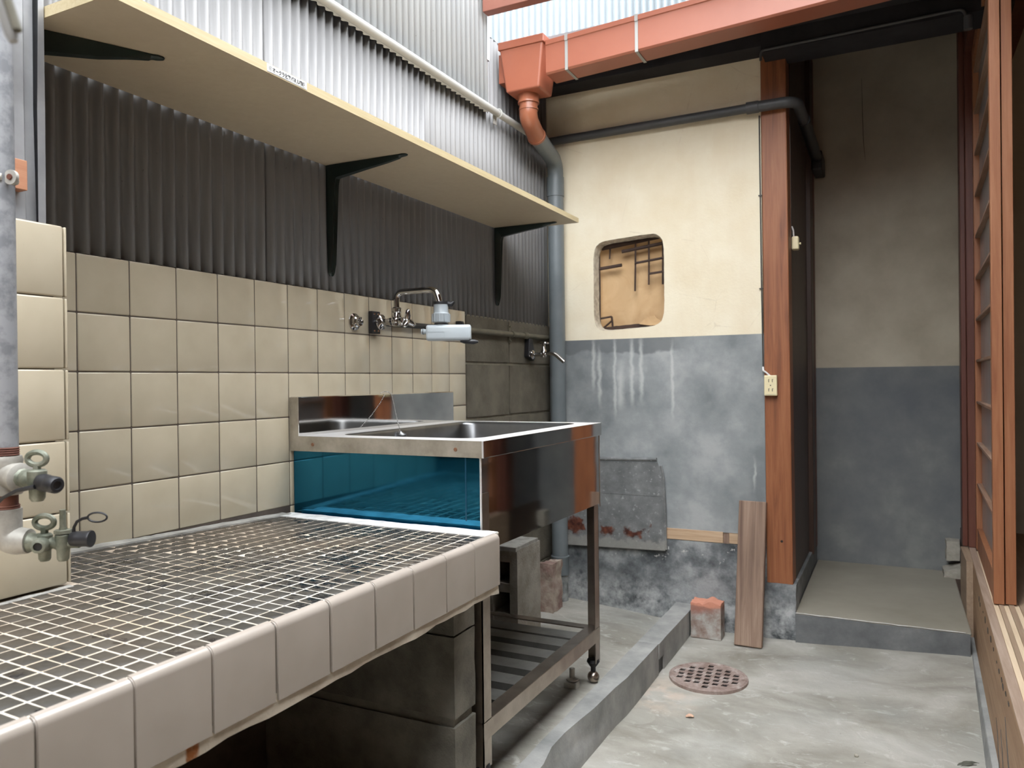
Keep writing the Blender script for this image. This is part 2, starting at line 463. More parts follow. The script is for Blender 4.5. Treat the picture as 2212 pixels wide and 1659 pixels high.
t = NT('crumpled brown paper')
v = t.vec((1, 1, 1))
f = t.noise(9, 4, .5, v, 1.2)
c = t.ramp(f, [(0.3, (0.50, 0.315, 0.155)), (0.7, (0.62, 0.42, 0.23))])
t.bump(t.noise(7, 3, .4, v, .8), .02, .5)
M['paper'] = t.done(c, 0.8)
M['lath_and_shade'] = plain('dark bamboo lath', (0.035, 0.018, 0.012), (0.065, 0.034, 0.022), 30, 0.7)
M['hole_edge'] = plain('broken plaster edge', (0.42, 0.36, 0.27), (0.70, 0.63, 0.50), 60, 0.95, bump=.004, bscale=160)
M['ivory'] = plain('ivory plastic', (0.74, 0.64, 0.38), (0.78, 0.68, 0.43), 6, 0.4)
M['socket_slot'] = plain('socket slot', (0.03, 0.025, 0.02))
M['cable_white'] = plain('pale cable', (0.70, 0.68, 0.66), rough=0.5)
M['cable_dark'] = plain('dark cable', (0.05, 0.045, 0.04), rough=0.5)
M['leaf'] = plain('dry leaf', (0.50, 0.30, 0.20), (0.62, 0.42, 0.31), 40, 0.8)
M['leaf_dark'] = plain('dark dead leaf', (0.06, 0.06, 0.045), (0.11, 0.11, 0.085), 40, 0.7)
M['pale_plastic'] = plain('dusty ivory valve', (0.46, 0.44, 0.39), (0.54, 0.52, 0.47), 20, 0.5)
M['room'] = plain('tan room wall', (0.42, 0.36, 0.28), (0.47, 0.41, 0.33), 3, 0.9)
M['room_floor'] = wood('room floor boards', (0.20, 0.12, 0.07), (0.28, 0.17, 0.10), (0.34, 0.22, 0.14), 'y', 0.5, 60)
M['roof'] = plain('grey roof sheet', (0.25, 0.25, 0.26), rough=0.6)


# ------------------------------------------------------------------ geometry helpers
WL = {}          # world location of every object built


def thing(name, label, cat, loc=(0, 0, 0), group=None, kind=None):
    o = bpy.data.objects.new(name, None)
    COL.objects.link(o)
    o.empty_display_size = 0.05
    o.location = loc
    WL[o] = Vector(loc)
    if label:
        o['label'] = label
    if cat:
        o['category'] = cat
    if group:
        o['group'] = group
    if kind:
        o['kind'] = kind
    return o


def tag(o, label=None, cat=None, group=None, kind=None):
    if label:
        o['label'] = label
    if cat:
        o['category'] = cat
    if group:
        o['group'] = group
    if kind:
        o['kind'] = kind
    return o


def place(name, me, loc, parent=None, rot=None):
    o = bpy.data.objects.new(name, me)
    COL.objects.link(o)
    loc = Vector(loc)
    WL[o] = loc
    if parent is not None:
        o.parent = parent
        o.location = loc - WL[parent]
    else:
        o.location = loc
    if rot:
        o.rotation_euler = rot
    return o


class MB:
    def __init__(s):
        s.v, s.f, s.mi, s.sm, s.cur = [], [], [], [], 0
        s.smooth = False

    def add(s, vs, fs, smooth=False):
        b = len(s.v)
        s.v += [tuple(x) for x in vs]
        for f in fs:
            s.f.append([b + i for i in f])
            s.mi.append(s.cur)
            s.sm.append(smooth)
        return s

    def mat(s, i):
        s.cur = i
        return s

    def box(s, x0, x1, y0, y1, z0, z1):
        vs = [(x, y, z) for z in (z0, z1) for y in (y0, y1) for x in (x0, x1)]
        return s.add(vs, [(0, 2, 3, 1), (4, 5, 7, 6), (0, 1, 5, 4), (2, 6, 7, 3), (0, 4, 6, 2), (1, 3, 7, 5)])

    def hexa(s, lo, hi):
        """two quads (counter-clockwise from above) joined"""
        return s.add(list(lo) + list(hi), [(3, 2, 1, 0), (4, 5, 6, 7)] + [(i, (i + 1) % 4, 4 + (i + 1) % 4, 4 + i) for i in range(4)])

    def prism(s, poly, axis, a, b, smooth=False):
        k = len(poly)

        def P(p, w):
            return {'x': (w, p[0], p[1]), 'y': (p[0], w, p[1]), 'z': (p[0], p[1], w)}[axis]
        vs = [P(p, a) for p in poly] + [P(p, b) for p in poly]
        fs = [(i, (i + 1) % k, k + (i + 1) % k, k + i) for i in range(k)]
        s.add(vs, fs, smooth)
        s.add(vs, [tuple(range(k))[::-1], tuple(range(k, 2 * k))])
        return s

    def tube(s, path, r, n=12, cap=True, squash=None, closed=False):
        path = [Vector(p) for p in path]
        k = len(path)
        rs = r if isinstance(r, (list, tuple)) else [r] * k
        T = []
        for i in range(k):
            if closed:
                d = path[(i + 1) % k] - path[i - 1]
            else:
                d = path[min(i + 1, k - 1)] - path[max(i - 1, 0)]
            T.append(d.normalized())
        nrm = T[0].orthogonal().normalized()
        vs = []
        for i in range(k):
            nrm = (nrm - T[i] * nrm.dot(T[i]))
            nrm = nrm.normalized() if nrm.length > 1e-6 else T[i].orthogonal().normalized()
            bi = T[i].cross(nrm)
            for j in range(n):
                a = 2 * math.pi * j / n
                off = (nrm * math.cos(a) + bi * math.sin(a)) * rs[i]
                if squash:
                    off = Vector((off.x * squash[0], off.y * squash[1], off.z * squash[2]))
                vs.append(path[i] + off)
        fs = []
        for i in range(k if closed else k - 1):
            i2 = (i + 1) % k
            for j in range(n):
                j2 = (j + 1) % n
                fs.append((i * n + j, i * n + j2, i2 * n + j2, i2 * n + j))
        s.add(vs, fs, True)
        if cap and not closed:
            s.add(vs, [tuple(range(n))[::-1], tuple((k - 1) * n + j for j in range(n))])
        return s

    def lathe(s, prof, c, axis=(0, 0, 1), n=20, cap=True):
        """prof: (radius, height along axis)"""
        ax = Vector(axis).normalized()
        a0 = ax.orthogonal().normalized()
        b0 = ax.cross(a0)
        c = Vector(c)
        vs = []
        for r, h in prof:
            for j in range(n):
                a = 2 * math.pi * j / n
                vs.append(c + ax * h + (a0 * math.cos(a) + b0 * math.sin(a)) * r)
        k = len(prof)
        fs = []
        for i in range(k - 1):
            for j in range(n):
                j2 = (j + 1) % n
                fs.append((i * n + j, i * n + j2, (i + 1) * n + j2, (i + 1) * n + j))
        s.add(vs, fs, True)
        if cap:
            s.add(vs, [tuple(range(n))[::-1], tuple((k - 1) * n + j for j in range(n))])
        return s

    def ball(s, c, r, n=14, sq=1.0):
        pr = [(max(1e-4, r * math.sin(math.pi * i / 8)), -r * sq * math.cos(math.pi * i / 8)) for i in range(9)]
        return s.lathe(pr, c, n=n)

    def turn(s, c, ang, k=1.0):
        """turn everything about a vertical axis through c, stretching outwards by k"""
        ca, sa = math.cos(ang), math.sin(ang)
        s.v = [(c[0] + k * ((x - c[0]) * ca - (y - c[1]) * sa), c[1] + k * ((x - c[0]) * sa + (y - c[1]) * ca), z) for x, y, z in s.v]
        return s

    def mesh(s, mats, name='mesh', center=None):
        if center is None:
            mn = [min(v[i] for v in s.v) for i in range(3)]
            mx = [max(v[i] for v in s.v) for i in range(3)]
            center = Vector([(a + b) / 2 for a, b in zip(mn, mx)])
        me = bpy.data.meshes.new(name)
        me.from_pydata([Vector(v) - center for v in s.v], [], s.f)
        for q in (mats if isinstance(mats, (list, tuple)) else [mats]):
            me.materials.append(q)
        me.polygons.foreach_set('material_index', s.mi)
        me.polygons.foreach_set('use_smooth', s.sm)
        bm = bmesh.new()
        bm.from_mesh(me)
        bmesh.ops.remove_doubles(bm, verts=bm.verts, dist=1e-6)
        bmesh.ops.recalc_face_normals(bm, faces=bm.faces)
        bm.to_mesh(me)
        bm.free()
        if any(s.sm):
            me.set_sharp_from_angle(angle=math.radians(40))
        me.update()
        return me, center

    def build(s, name, mats, parent=None, bevel=0, seg=2):
        me, c = s.mesh(mats, name)
        o = place(name, me, c, parent)
        if bevel:
            b = o.modifiers.new('bevel', 'BEVEL')
            b.width = bevel
            b.segments = seg
            b.limit_method = 'ANGLE'
            b.angle_limit = math.radians(40)
            b.harden_normals = False
        return o


def rough_box(name, mats, b, parent=None, cell=0.03, amp=0.003, freq=18, fn=None, seed=0):
    """a box cut into cells whose skin is pushed about by noise"""
    x0, x1, y0, y1, z0, z1 = b
    me = bpy.data.meshes.new(name)
    bm = bmesh.new()
    nx, ny, nz = [max(1, min(60, round(abs(q) / cell))) for q in (x1 - x0, y1 - y0, z1 - z0)]
    gv = {}

    def V(i, j, k):
        key = (i, j, k)
        if key not in gv:
            gv[key] = bm.verts.new((x0 + (x1 - x0) * i / nx, y0 + (y1 - y0) * j / ny, z0 + (z1 - z0) * k / nz))
        return gv[key]
    for i in range(nx):
        for j in range(ny):
            for k in (0, nz):
                bm.faces.new([V(i, j, k), V(i + 1, j, k), V(i + 1, j + 1, k), V(i, j + 1, k)])
    for i in range(nx):
        for k in range(nz):
            for j in (0, ny):
                bm.faces.new([V(i, j, k), V(i + 1, j, k), V(i + 1, j, k + 1), V(i, j, k + 1)])
    for j in range(ny):
        for k in range(nz):
            for i in (0, nx):
                bm.faces.new([V(i, j, k), V(i, j + 1, k), V(i, j + 1, k + 1), V(i, j, k + 1)])
    bmesh.ops.recalc_face_normals(bm, faces=bm.faces)
    bm.normal_update()
    sh = Vector((seed * 3.7, seed * 1.3, seed * 7.1))
    moves = []
    for v in bm.verts:
        d = noise.noise((v.co + sh) * freq) + 0.5 * noise.noise((v.co + sh) * freq * 2.7)
        moves.append(v.normal * d * amp)
    for v, d in zip(bm.verts, moves):
        v.co += d
        if fn:
            v.co = Vector(fn(*v.co))
    c = Vector(((x0 + x1) / 2, (y0 + y1) / 2, (z0 + z1) / 2))
    for v in bm.verts:
        v.co -= c
    for f in bm.faces:
        f.smooth = True
    bm.to_mesh(me)
    bm.free()
    me.set_sharp_from_angle(angle=math.radians(38))
    for q in (mats if isinstance(mats, (list, tuple)) else [mats]):
        me.materials.append(q)
    return place(name, me, c, parent)


def bevel_box_mesh(name, dx, dy, dz, w, mat, seg=2):
    bm = bmesh.new()
    bmesh.ops.create_cube(bm, size=1)
    for v in bm.verts:
        v.co = Vector((v.co.x * dx, v.co.y * dy, v.co.z * dz))
    bmesh.ops.bevel(bm, geom=list(bm.edges), offset=w, segments=seg, affect='EDGES', profile=0.5)
    me = bpy.data.meshes.new(name)
    for f in bm.faces:
        f.smooth = True
    bm.to_mesh(me)
    bm.free()
    me.set_sharp_from_angle(angle=math.radians(50))
    me.materials.append(mat)
    return me


def arc(c, r, a0, a1, n, plane='xz'):
    out = []
    for i in range(n + 1):
        a = math.radians(a0 + (a1 - a0) * i / n)
        p, q = r * math.cos(a), r * math.sin(a)
        out.append({'xz': (c[0] + p, c[1], c[2] + q), 'xy': (c[0] + p, c[1] + q, c[2]), 'yz': (c[0], c[1] + p, c[2] + q)}[plane])
    return out


def bend(pts, r, n=6):
    """round the corners of a polyline"""
    pts = [Vector(p) for p in pts]
    out = [pts[0]]
    for i in range(1, len(pts) - 1):
        a, b, c = pts[i - 1], pts[i], pts[i + 1]
        d1 = (a - b).normalized()
        d2 = (c - b).normalized()
        k = min(r, (a - b).length * .49, (c - b).length * .49)
        p0, p1 = b + d1 * k, b + d2 * k
        for j in range(n + 1):
            w = j / n
            out.append(p0 * (1 - w) ** 2 + b * 2 * w * (1 - w) + p1 * w * w)
    out.append(pts[-1])
    return out


YB = 2.797        # face of the back wall


def floor_z(x, y):
    k = min(1, max(0, (y - 2.0) / 0.8))
    return k * (0.016 + 0.034 * min(1, max(0, (x - .8) / .6)))


def ledge_z(x, y):
    k = min(1, max(0, (y - 2.0) / 0.8))
    return 0.09 - k * (0.02 + 0.036 * min(1, max(0, (x - .07) / .39)))


def rwx(y):
    """x of the sill face of the house on the right, which is not quite parallel to the left wall"""
    return 1.428 + 0.027 * (y - 2.117)


# ================================================================== STRUCTURE
# ---- floor
mb = MB()
nx, ny = 16, 84
vs = [(0.52 + 1.0 * i / nx, -4.2 + 7.05 * j / ny) for j in range(ny + 1) for i in range(nx + 1)]
mb.add([(x, y, floor_z(x, y) + 0.0015 * noise.noise(Vector((x * 5, y * 5, 0)))) for x, y in vs],
       [(j * (nx + 1) + i, j * (nx + 1) + i + 1, (j + 1) * (nx + 1) + i + 1, (j + 1) * (nx + 1) + i) for j in range(ny) for i in range(nx)], True)
fl = tag(mb.build('floor', M['floor']), kind='structure')
mb = MB()
nx, ny = 10, 60
vs = [(-0.03 + 0.555 * i / nx, -2.2 + 5.02 * j / ny) for j in range(ny + 1) for i in range(nx + 1)]
mb.add([(x, y, ledge_z(x, y) + 0.001 * noise.noise(Vector((x * 8, y * 8, 3)))) for x, y in vs],
       [(j * (nx + 1) + i, j * (nx + 1) + i + 1, (j + 1) * (nx + 1) + i + 1, (j + 1) * (nx + 1) + i) for j in range(ny) for i in range(nx)], True)
mb.build('raised_slab', M['floor'], fl)

# ---- left wall: a core, then tiles, blocks and corrugated sheets fixed to it
mb = MB()
mb.box(-0.12, -0.024, -2.2, 2.95, 0, 2.12)
mb.box(-0.12, -0.024, -2.2, 2.29, 2.12, 4.4)
wl = tag(mb.build('wall_left', M['sheet_dark']), kind='structure')
mb = MB()
mb.box(-0.021, -0.0014, .72, 2.126, 0.0, 1.1465)
mb.build('tile_grout', M['grout_dark'], wl)
tile_me = bevel_box_mesh('tile', 0.010, 0.0990, 0.0990, 0.0027, M['tile_cream'])
for c in range(-1, 13):
    for r in range(7):
        if r > 4 and c < 5:
            continue
        place('tile', tile_me, (-0.005, .8264 + .1 * c + .05, 1.1483 - .1 * r - .05), wl,
              (0, R.uniform(-.006, .006), R.uniform(-.006, .006)))
mb = MB()
mb.box(-0.021, -0.004, 2.127, 2.82, 0.0, 1.14)
mb.build('block_joint', M['block_joint'], wl)
zs = [0.0, .232, .42, .608, .803, .984, 1.165]
for k in range(6):
    for (a, b) in ((2.131, 2.428), (2.437, 2.81)):
        z1 = zs[k + 1] - .005 if k < 5 else 1.135
        rough_box('concrete_block', M['block'], (-.02, 0.0005, a, b, zs[k] + .005, z1), wl, .05, .0012, 20, seed=k * 2 + a)


def corrugated(name, mat, parent, y0, y1, z0, z1, x, pitch=.0293, amp=.0045, axis='y', ph=0.0, flip=1):
    mb = MB()
    n = int((y1 - y0) / pitch * 8)
    vs, fs = [], []
    for i in range(n + 1):
        y = y0 + (y1 - y0) * i / n
        s_ = math.cos(2 * math.pi * (y + ph) / pitch)
        d = amp * (s_ if s_ < 0 else s_ ** 0.8)
        for z in (z0, z1):
            vs.append((x + d * flip, y, z) if axis == 'y' else (y, x + d * flip, z))
    for i in range(n):
        fs.append((2 * i, 2 * i + 2, 2 * i + 3, 2 * i + 1))
    mb.add(vs, fs, True)
    o = mb.build(name, mat, parent)
    sd = o.modifiers.new('thickness', 'SOLIDIFY')
    sd.thickness = 0.0006
    return o


bounds = [.60, 1.275, 1.885, 2.49, 2.80]
for k in range(4):
    y0, y1 = bounds[k], bounds[k + 1] + (.02 if k < 3 else 0)
    top = 1.86 if k < 2 else 2.10
    corrugated('corrugated_sheet', M['corr_low'], wl, y0, y1, 1.149 if k < 2 else 1.1315, top, -0.0085 + .0011 * (k % 2), amp=.0062)
ub = [-1.0, -.35, .27, .89, 1.51, 2.13, 2.285]
for k in range(6):
    corrugated('corrugated_sheet', M['corr_up'], wl, ub[k], ub[k + 1] + (.015 if k < 5 else 0), 1.825, 4.4, 0.0055 + .001 * (k % 2), ph=.012)
mb = MB()
pts = []
for i in range(13):
    z = 2.0 + 1.6 * i / 12
    pts.append((2.287 + .004 * math.sin(i * 1.9), z))
for i in range(12):
    (a, za), (b, zb) = pts[i], pts[i + 1]
    mb.add([(0.014, a, za), (0.014, b, zb), (-.02, b + .004, zb), (-.02, a + .004, za)], [(0, 1, 2, 3)])
    mb.add([(0.014, a - .02, za), (0.014, b - .02, zb), (.014, b, zb), (.014, a, za)], [(0, 1, 2, 3)])
mb.build('edge_flashing', M['corr_up'], wl)

# ---- tiled pier at the near end of the left wall
mb = MB()
mb.box(-.02, 0.178, -2.2, .672, .648, 1.144)
pr = tag(mb.build('wall_pier', M['grout_dark']), kind='structure')
for r in range(5):
    for c in range(-1, 2):
        place('tile', tile_me, (.1825, .6815 - .05 - .1 * c - .1, 1.1483 - .1 * r - .05) if c >= 0 else (.1825, .6815 - .05, 1.1483 - .1 * r - .05), pr,
              (0, R.uniform(-.004, .004), R.uniform(-.004, .004)))
trim_me = bevel_box_mesh('edge_tile', 0.011, 0.0035, 0.0972, 0.0015, M['tile_cream'])
for r in range(5):
    place('edge_tile', trim_me, (.182, .6845, 1.1483 - .1 * r - .05), pr)
mb = MB()
mb.box(-.02, .11, -2.2, .62, 1.144, 3.6)
mb.build('pier_core', M['sheet_dark'], pr)
# bent sheet cladding: flat face, fold, second face, open slit, corner strip
rows = 14
mb = MB()
vs = []
prof = [(.135, -1.0), (.135, .60), (.1455, .634), (.145, .640), (.1455, .655), (.1395, .660), (.1405, .6735)]
for k in range(rows + 1):
    z = 1.150 + 2.3 * k / rows
    for i, (x, y) in enumerate(prof):
        w = .0018 * noise.noise(Vector((i * .7, z * 4, 1)))
        sl = 0.0028 * max(0, 1 - abs(z - 1.36) / .22) if i >= 6 else 0
        vs.append((x + w - sl * .6, y - sl, z))
n = len(prof)
mb.add(vs, [(k * n + i, k * n + i + 1, (k + 1) * n + i + 1, (k + 1) * n + i) for k in range(rows) for i in range(n - 1)], True)
mb.build('bent_sheet', M['sheet'], pr)
mb = MB()
vs = []
for k in range(rows + 1):
    z = 1.149 + 2.3 * k / rows
    w = .0015 * noise.noise(Vector((3.3, z * 5, 1)))
    vs += [(.150 + w, .6735 + .0035 * (1.36 - z if z < 1.36 else 0) - (.0035 if z < 1.36 else 0), z), (.1475 + w, .683, z), (.02, .686, z)]
mb.add(vs, [(k * 3 + i, k * 3 + i + 1, k * 3 + 4 + i, k * 3 + 3 + i) for k in range(rows) for i in range(2)])
mb.build('corner_strip', M['sheet'], pr)

# ---- back wall
wb = thing('wall_back', None, None, (.4, YB, 1), kind='structure')
HX0, HX1, HZ0, HZ1, HR = .186, .463, 1.115, 1.462, .034
outer = (-.022, .8125, 1.079, 2.06)
angs = []
cx, cz = (HX0 + HX1) / 2, (HZ0 + HZ1) / 2
corners = [math.atan2(z - cz, x - cx) for x in outer[:2] for z in outer[2:]]
angs = sorted(corners + [2 * math.pi * i / 84 - math.pi for i in range(84)])


def ray_rect(a, x0, x1, z0, z1):
    dx, dz = math.cos(a), math.sin(a)
    tx = ((x1 - cx) / dx if dx > 1e-9 else (x0 - cx) / dx if dx < -1e-9 else 1e9)
    tz = ((z1 - cz) / dz if dz > 1e-9 else (z0 - cz) / dz if dz < -1e-9 else 1e9)
    t_ = min(tx, tz)
    return cx + dx * t_, cz + dz * t_


def inner_pt(a, grow=0.0, sd=0):
    hx, hz = (HX1 - HX0) / 2 + grow, (HZ1 - HZ0) / 2 + grow
    dx, dz = math.cos(a), math.sin(a)
    e = 7.0
    k = (abs(dx / hx) ** e + abs(dz / hz) ** e) ** (-1 / e)
    k *= 1 + .008 * noise.noise(Vector((dx * 9 + sd, dz * 9, sd))) + .006 * noise.noise(Vector((dx * 30 + sd, dz * 30, sd)))
    x, z = cx + dx * k, cz + dz * k
    z += (x - cx) * .055
    return x, z


mb = MB()
n = len(angs)
ov, iv = [], []
for a in angs:
    ox, oz = ray_rect(a, *outer)
    ix, iz = inner_pt(a)
    ov.append((ox, YB, oz))
    iv.append((ix, YB, iz))
mb.add(ov + iv, [(i, (i + 1) % n, n + (i + 1) % n, n + i) for i in range(n)])
mb.build('cream_plaster', M['plaster_cream'], wb)
mb = MB()
ring2 = []
for i, a in enumerate(angs):
    ix, iz = inner_pt(a, -.003, 5)
    ring2.append((ix, YB + .014, iz))
ring3 = []
for i, a in enumerate(angs):
    ix, iz = inner_pt(a, -.006, 9)
    ring3.append((ix, YB + .045, iz))
mb.add(iv + ring2, [(i, (i + 1) % n, n + (i + 1) % n, n + i) for i in range(n)], True)
mb.add(ring2 + ring3, [(i, (i + 1) % n, n + (i + 1) % n, n + i) for i in range(n)], True)
mb.build('broken_hole_edge', M['hole_edge'], wb)
mb = MB()
mb.box(-.022, .8165, YB + .0005, YB + .06, .372, 1.079)
mb.build('grey_render', M['render_grey'], wb)
rough_box('base_concrete', M['base_concrete'], (-.02, .82, YB - .004, YB + .06, -.02, .331), wb, .03, .002, 14)
mb = MB()
mb.box(-.02, .47, YB + .001, YB + .06, .33, .373)
mb.box(.78, .818, YB + .012, YB + .06, .325, .373)
mb.build('backing', M['render_grey'], wb)
mb = MB()
mb.box(0.0, .812, YB + .045, YB + .065, 1.079, HZ0 - .03)
mb.box(-.1, HX0 - .02, YB + .04, YB + .065, HZ0 - .03, 2.06)
mb.box(HX1 + .02, .812, YB + .04, YB + .065, HZ0 - .03, 2.06)
mb.box(HX0 - .02, HX1 + .02, YB + .04, YB + .065, HZ1 + .03, 2.06)
mb.build('wall_core', M['plaster_cream'], wb)
# exposed timber rail where the render has come off
mb = MB()
mb.box(.455, .668, YB - .002, YB + .03, .333, .3735)
mb.build('exposed_rail', M['raw_timber'], wb, .002)
mb = MB()
mb.box(.688, .80, YB + .002, YB + .03, .333, .3735)
mb.build('exposed_rail', M['raw_timber'], wb, .002)
rough_box('exposed_stud', M['plank'], (.669, .687, YB + .004, YB + .03, .326, .374), wb, .012, .002, 40)

# ---- window: bare lattice and brown paper in the broken hole
w1 = thing('window_1', None, None, (cx, YB + .04, HZ0), kind='structure')
mb = MB()
nx, nz = 24, 28
vs = []
for j in range(nz + 1):
    for i in range(nx + 1):
        x = HX0 - .06 + (HX1 - HX0 + .12) * i / nx
        z = HZ0 - .06 + (HZ1 - HZ0 + .12) * j / nz
        d = .012 * noise.noise(Vector((x * 8, z * 8, 2))) + .006 * noise.noise(Vector((x * 3 + z * 12, z * 3 - x * 5, 9)))
        vs.append((x, YB + .086 + d * .6, z))
mb.add(vs, [(j * (nx + 1) + i, j * (nx + 1) + i + 1, (j + 1) * (nx + 1) + i + 1, (j + 1) * (nx + 1) + i) for j in range(nz) for i in range(nx)], True)
mb.build('paper', M['paper'], w1)


def hx(u):
    return HX0 - .018 + (u - 1282) / 152.0 * .295


def hz(vv, u=1360):
    return 1.452 - (vv - 512) / 200.0 * .345 + (u - 1360) * .0001


for (u0, v0, u1, v1, th) in [(1370, 515, 1368, 624, .0032), (1397, 512, 1396, 612, .003), (1425, 508, 1424, 613, .0035), (1317, 520, 1316, 548, .0028),
                             (1342, 534, 1436, 522, .006), (1369, 562, 1436, 554, .0042), (1396, 588, 1436, 584, .004), (1290, 569, 1341, 564, .0058),
                             (1292, 682, 1319, 678, .0036), (1319, 678, 1321, 708, .0036), (1294, 709, 1319, 688, .0034), (1294, 530, 1294, 705, .0032), (1300, 522, 1436, 505, .009)]:  # last, thickest bar is added for the shade under the hole's top edge
    mb = MB()
    a = Vector((hx(u0), YB + .052, hz(v0) + .004))
    b = Vector((hx(u1), YB + .052, hz(v1) + .004))
    mb.tube([a, (a + b) / 2 + Vector((0, .002, 0)), b], th * 1.15, 7)
    mb.build('lath_and_shade', M['lath_and_shade'], w1)
rough_box('torn_strip', M['lath_and_shade'], (HX0 + .012, HX1 - .02, YB + .046, YB + .06, HZ0 - .022, HZ0 + .020), w1, .012, .003, 50, lambda x, y, z: (x, y, z + (x - cx) * .05))
mb = MB()
pts = [(1378, 703), (1386, 694), (1398, 687), (1408, 686), (1412, 692), (1420, 697), (1430, 699), (1428, 706), (1400, 707)]
mb.prism([(hx(u), hz(vv) + .012) for u, vv in pts], 'y', YB + .040, YB + .044)
mb.build('torn_paper', M['paper'], w1)

# ---- alcove
wa = thing('wall_alcove', None, None, (1.17, 3.62, 1), kind='structure')
mb = MB()
mb.box(.86, 1.56, 3.62, 3.68, .965, 2.6)
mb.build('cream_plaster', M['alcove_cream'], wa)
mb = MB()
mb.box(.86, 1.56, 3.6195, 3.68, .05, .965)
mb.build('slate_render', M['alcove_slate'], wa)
mb = MB()
mb.box(.84, .911, YB + .07, 3.62, 0.0, .20)
mb.build('low_kerb', M['step_face'], wa, .004)
mb = MB()
mb.box(.86, .900, YB + .080, 3.40, .20, 2.3)
mb.build('side_board', M['wood_dark'], wa)
mb = MB()
mb.box(.88, .918, 3.40, 3.50, .19, 2.3)
mb.build('side_post', M['wood_dark'], wa, .003)
mb = MB()
mb.box(.88, .915, 3.545, 3.60, .19, 2.3)
mb.build('side_post', M['wood_red'], wa, .003)
mb = MB()
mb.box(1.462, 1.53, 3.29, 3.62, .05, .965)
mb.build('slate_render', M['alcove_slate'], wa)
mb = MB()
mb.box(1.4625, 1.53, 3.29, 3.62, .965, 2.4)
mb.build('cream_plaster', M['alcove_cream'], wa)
mb = MB()
mb.box(.78, .84, YB + .085, 3.68, 0, 2.4)
mb.box(1.457, 1.53, 3.16, 3.62, 0, .304)
mb.box(1.425, 1.53, 3.215, 3.625, -.02, .1195)
mb.build('leak_filler', M['wood_dark'], wa)  # fillers added to stop sky light leaking into the alcove
mb = MB()
c1 = [(1.118, 3.6195, 1.85), (1.112, 3.6195, 1.93), (1.109, 3.6195, 2.05), (1.107, 3.6195, 2.2)]
mb.tube(c1, [.0004, .0012, .0012, .0006], 5)
mb.build('wall_crack', M['crack'], wa)

# concrete step inside the alcove
st = thing('step_alcove', None, None, (1.17, 3.2, 0), kind='structure')
mb = MB()
mb.box(.913, 1.432, 2.772, 3.62, .112, .1215)
mb.build('step_top', M['step_top'], st, .004)
mb = MB()
mb.tube([(.915 + .5 * i / 16, 2.7705 + .0012 * math.sin(i * 1.7), .1205 + .0006 * math.sin(i * 2.3)) for i in range(17)], .0012, 6)
mb.build('worn_edge', M['mortar_white'], st)
rough_box('step_riser', M['step_face'], (.913, 1.428, 2.768, 3.62, -.02, .1165), st, .04, .0018, 12)

# ---- post base, jamb
rough_box('post_base', M['base_concrete'], (.812, .914, YB - .01, YB + .085, -.02, .211), st, .02, .003, 22)
j1 = thing('trim_1', None, None, (1.46, 3.2, 0), kind='structure')
mb = MB()
mb.box(1.456, 1.50, 3.2, 3.29, .306, 2.4)
mb.build('jamb', M['wood_red'], j1, .003)
mb = MB()
mb.box(1.4385, 1.456, 3.215, 3.29, .306, 2.4)
mb.build('jamb_strip', M['wood_red'], j1, .003)
rough_box('jamb_foot', M['sill_brown'], (1.432, 1.456, 2.965, 3.22, .02, .304), j1, .03, .002, 15)

# ---- sill of the house on the right
sl = thing('trim_2', None, None, (1.45, 2, .15), kind='structure')


def sill_strip(name, mat, o0, o1, z0, z1, y0=-2.2, y1=3.2, bev=0.0015):
    mb = MB()
    mb.hexa([(rwx(y0) + o0, y0, z0), (rwx(y0) + o1, y0, z0), (rwx(y1) + o1, y1, z0), (rwx(y1) + o0, y1, z0)],
            [(rwx(y0) + o0, y0, z1), (rwx(y0) + o1, y0, z1), (rwx(y1) + o1, y1, z1), (rwx(y1) + o0, y1, z1)])
    return mb.build(name, mat, sl, bev)


sill_strip('sill_board', M['sill'], 0, .022, .018, .303)
sill_strip('outer_arris', M['sill_weather'], .0, .020, .303, .3062, bev=.001)
sill_strip('groove', M['sill_pale'], .0205, .033, .296, .303)
sill_strip('ridge', M['sill_brown'], .033, .044, .290, .3055, bev=.001)
sill_strip('groove', M['sill_pale'], .044, .056, .296, .303)
sill_strip('ridge', M['sill_brown'], .056, .069, .290, .3055, bev=.001)
sill_strip('groove', M['sill_pale'], .069, .081, .296, .303)
sill_strip('ridge', M['sill_brown'], .081, .14, .290, .3055, bev=.001)
for k, (y, z) in enumerate([(2.650, .2617), (2.6096, .2552), (2.4861, .2669), (2.4032, .2694), (2.3104, .2673), (2.2141, .2736), (2.1352, .2741), (2.0456, .2733),
                            (1.9863, .2722), (1.9227, .2755), (1.8949, .2705), (1.8335, .2783), (1.7735, .2804)]):
    mb = MB()
    w, h = R.uniform(.006, .013), R.uniform(.004, .010)
    if k in (2, 7):
        w, h = .006, .003
    pts = [(y + w * math.cos(a) * R.uniform(.8, 1.1), z + h * math.sin(a) * R.uniform(.7, 1.1)) for a in [2 * math.pi * q / 9 for q in range(9)]]
    x = rwx(y)
    mb.prism(pts, 'x', x - .0009, x + .003)
    mb.build('nail_hole', M['crack'], sl)
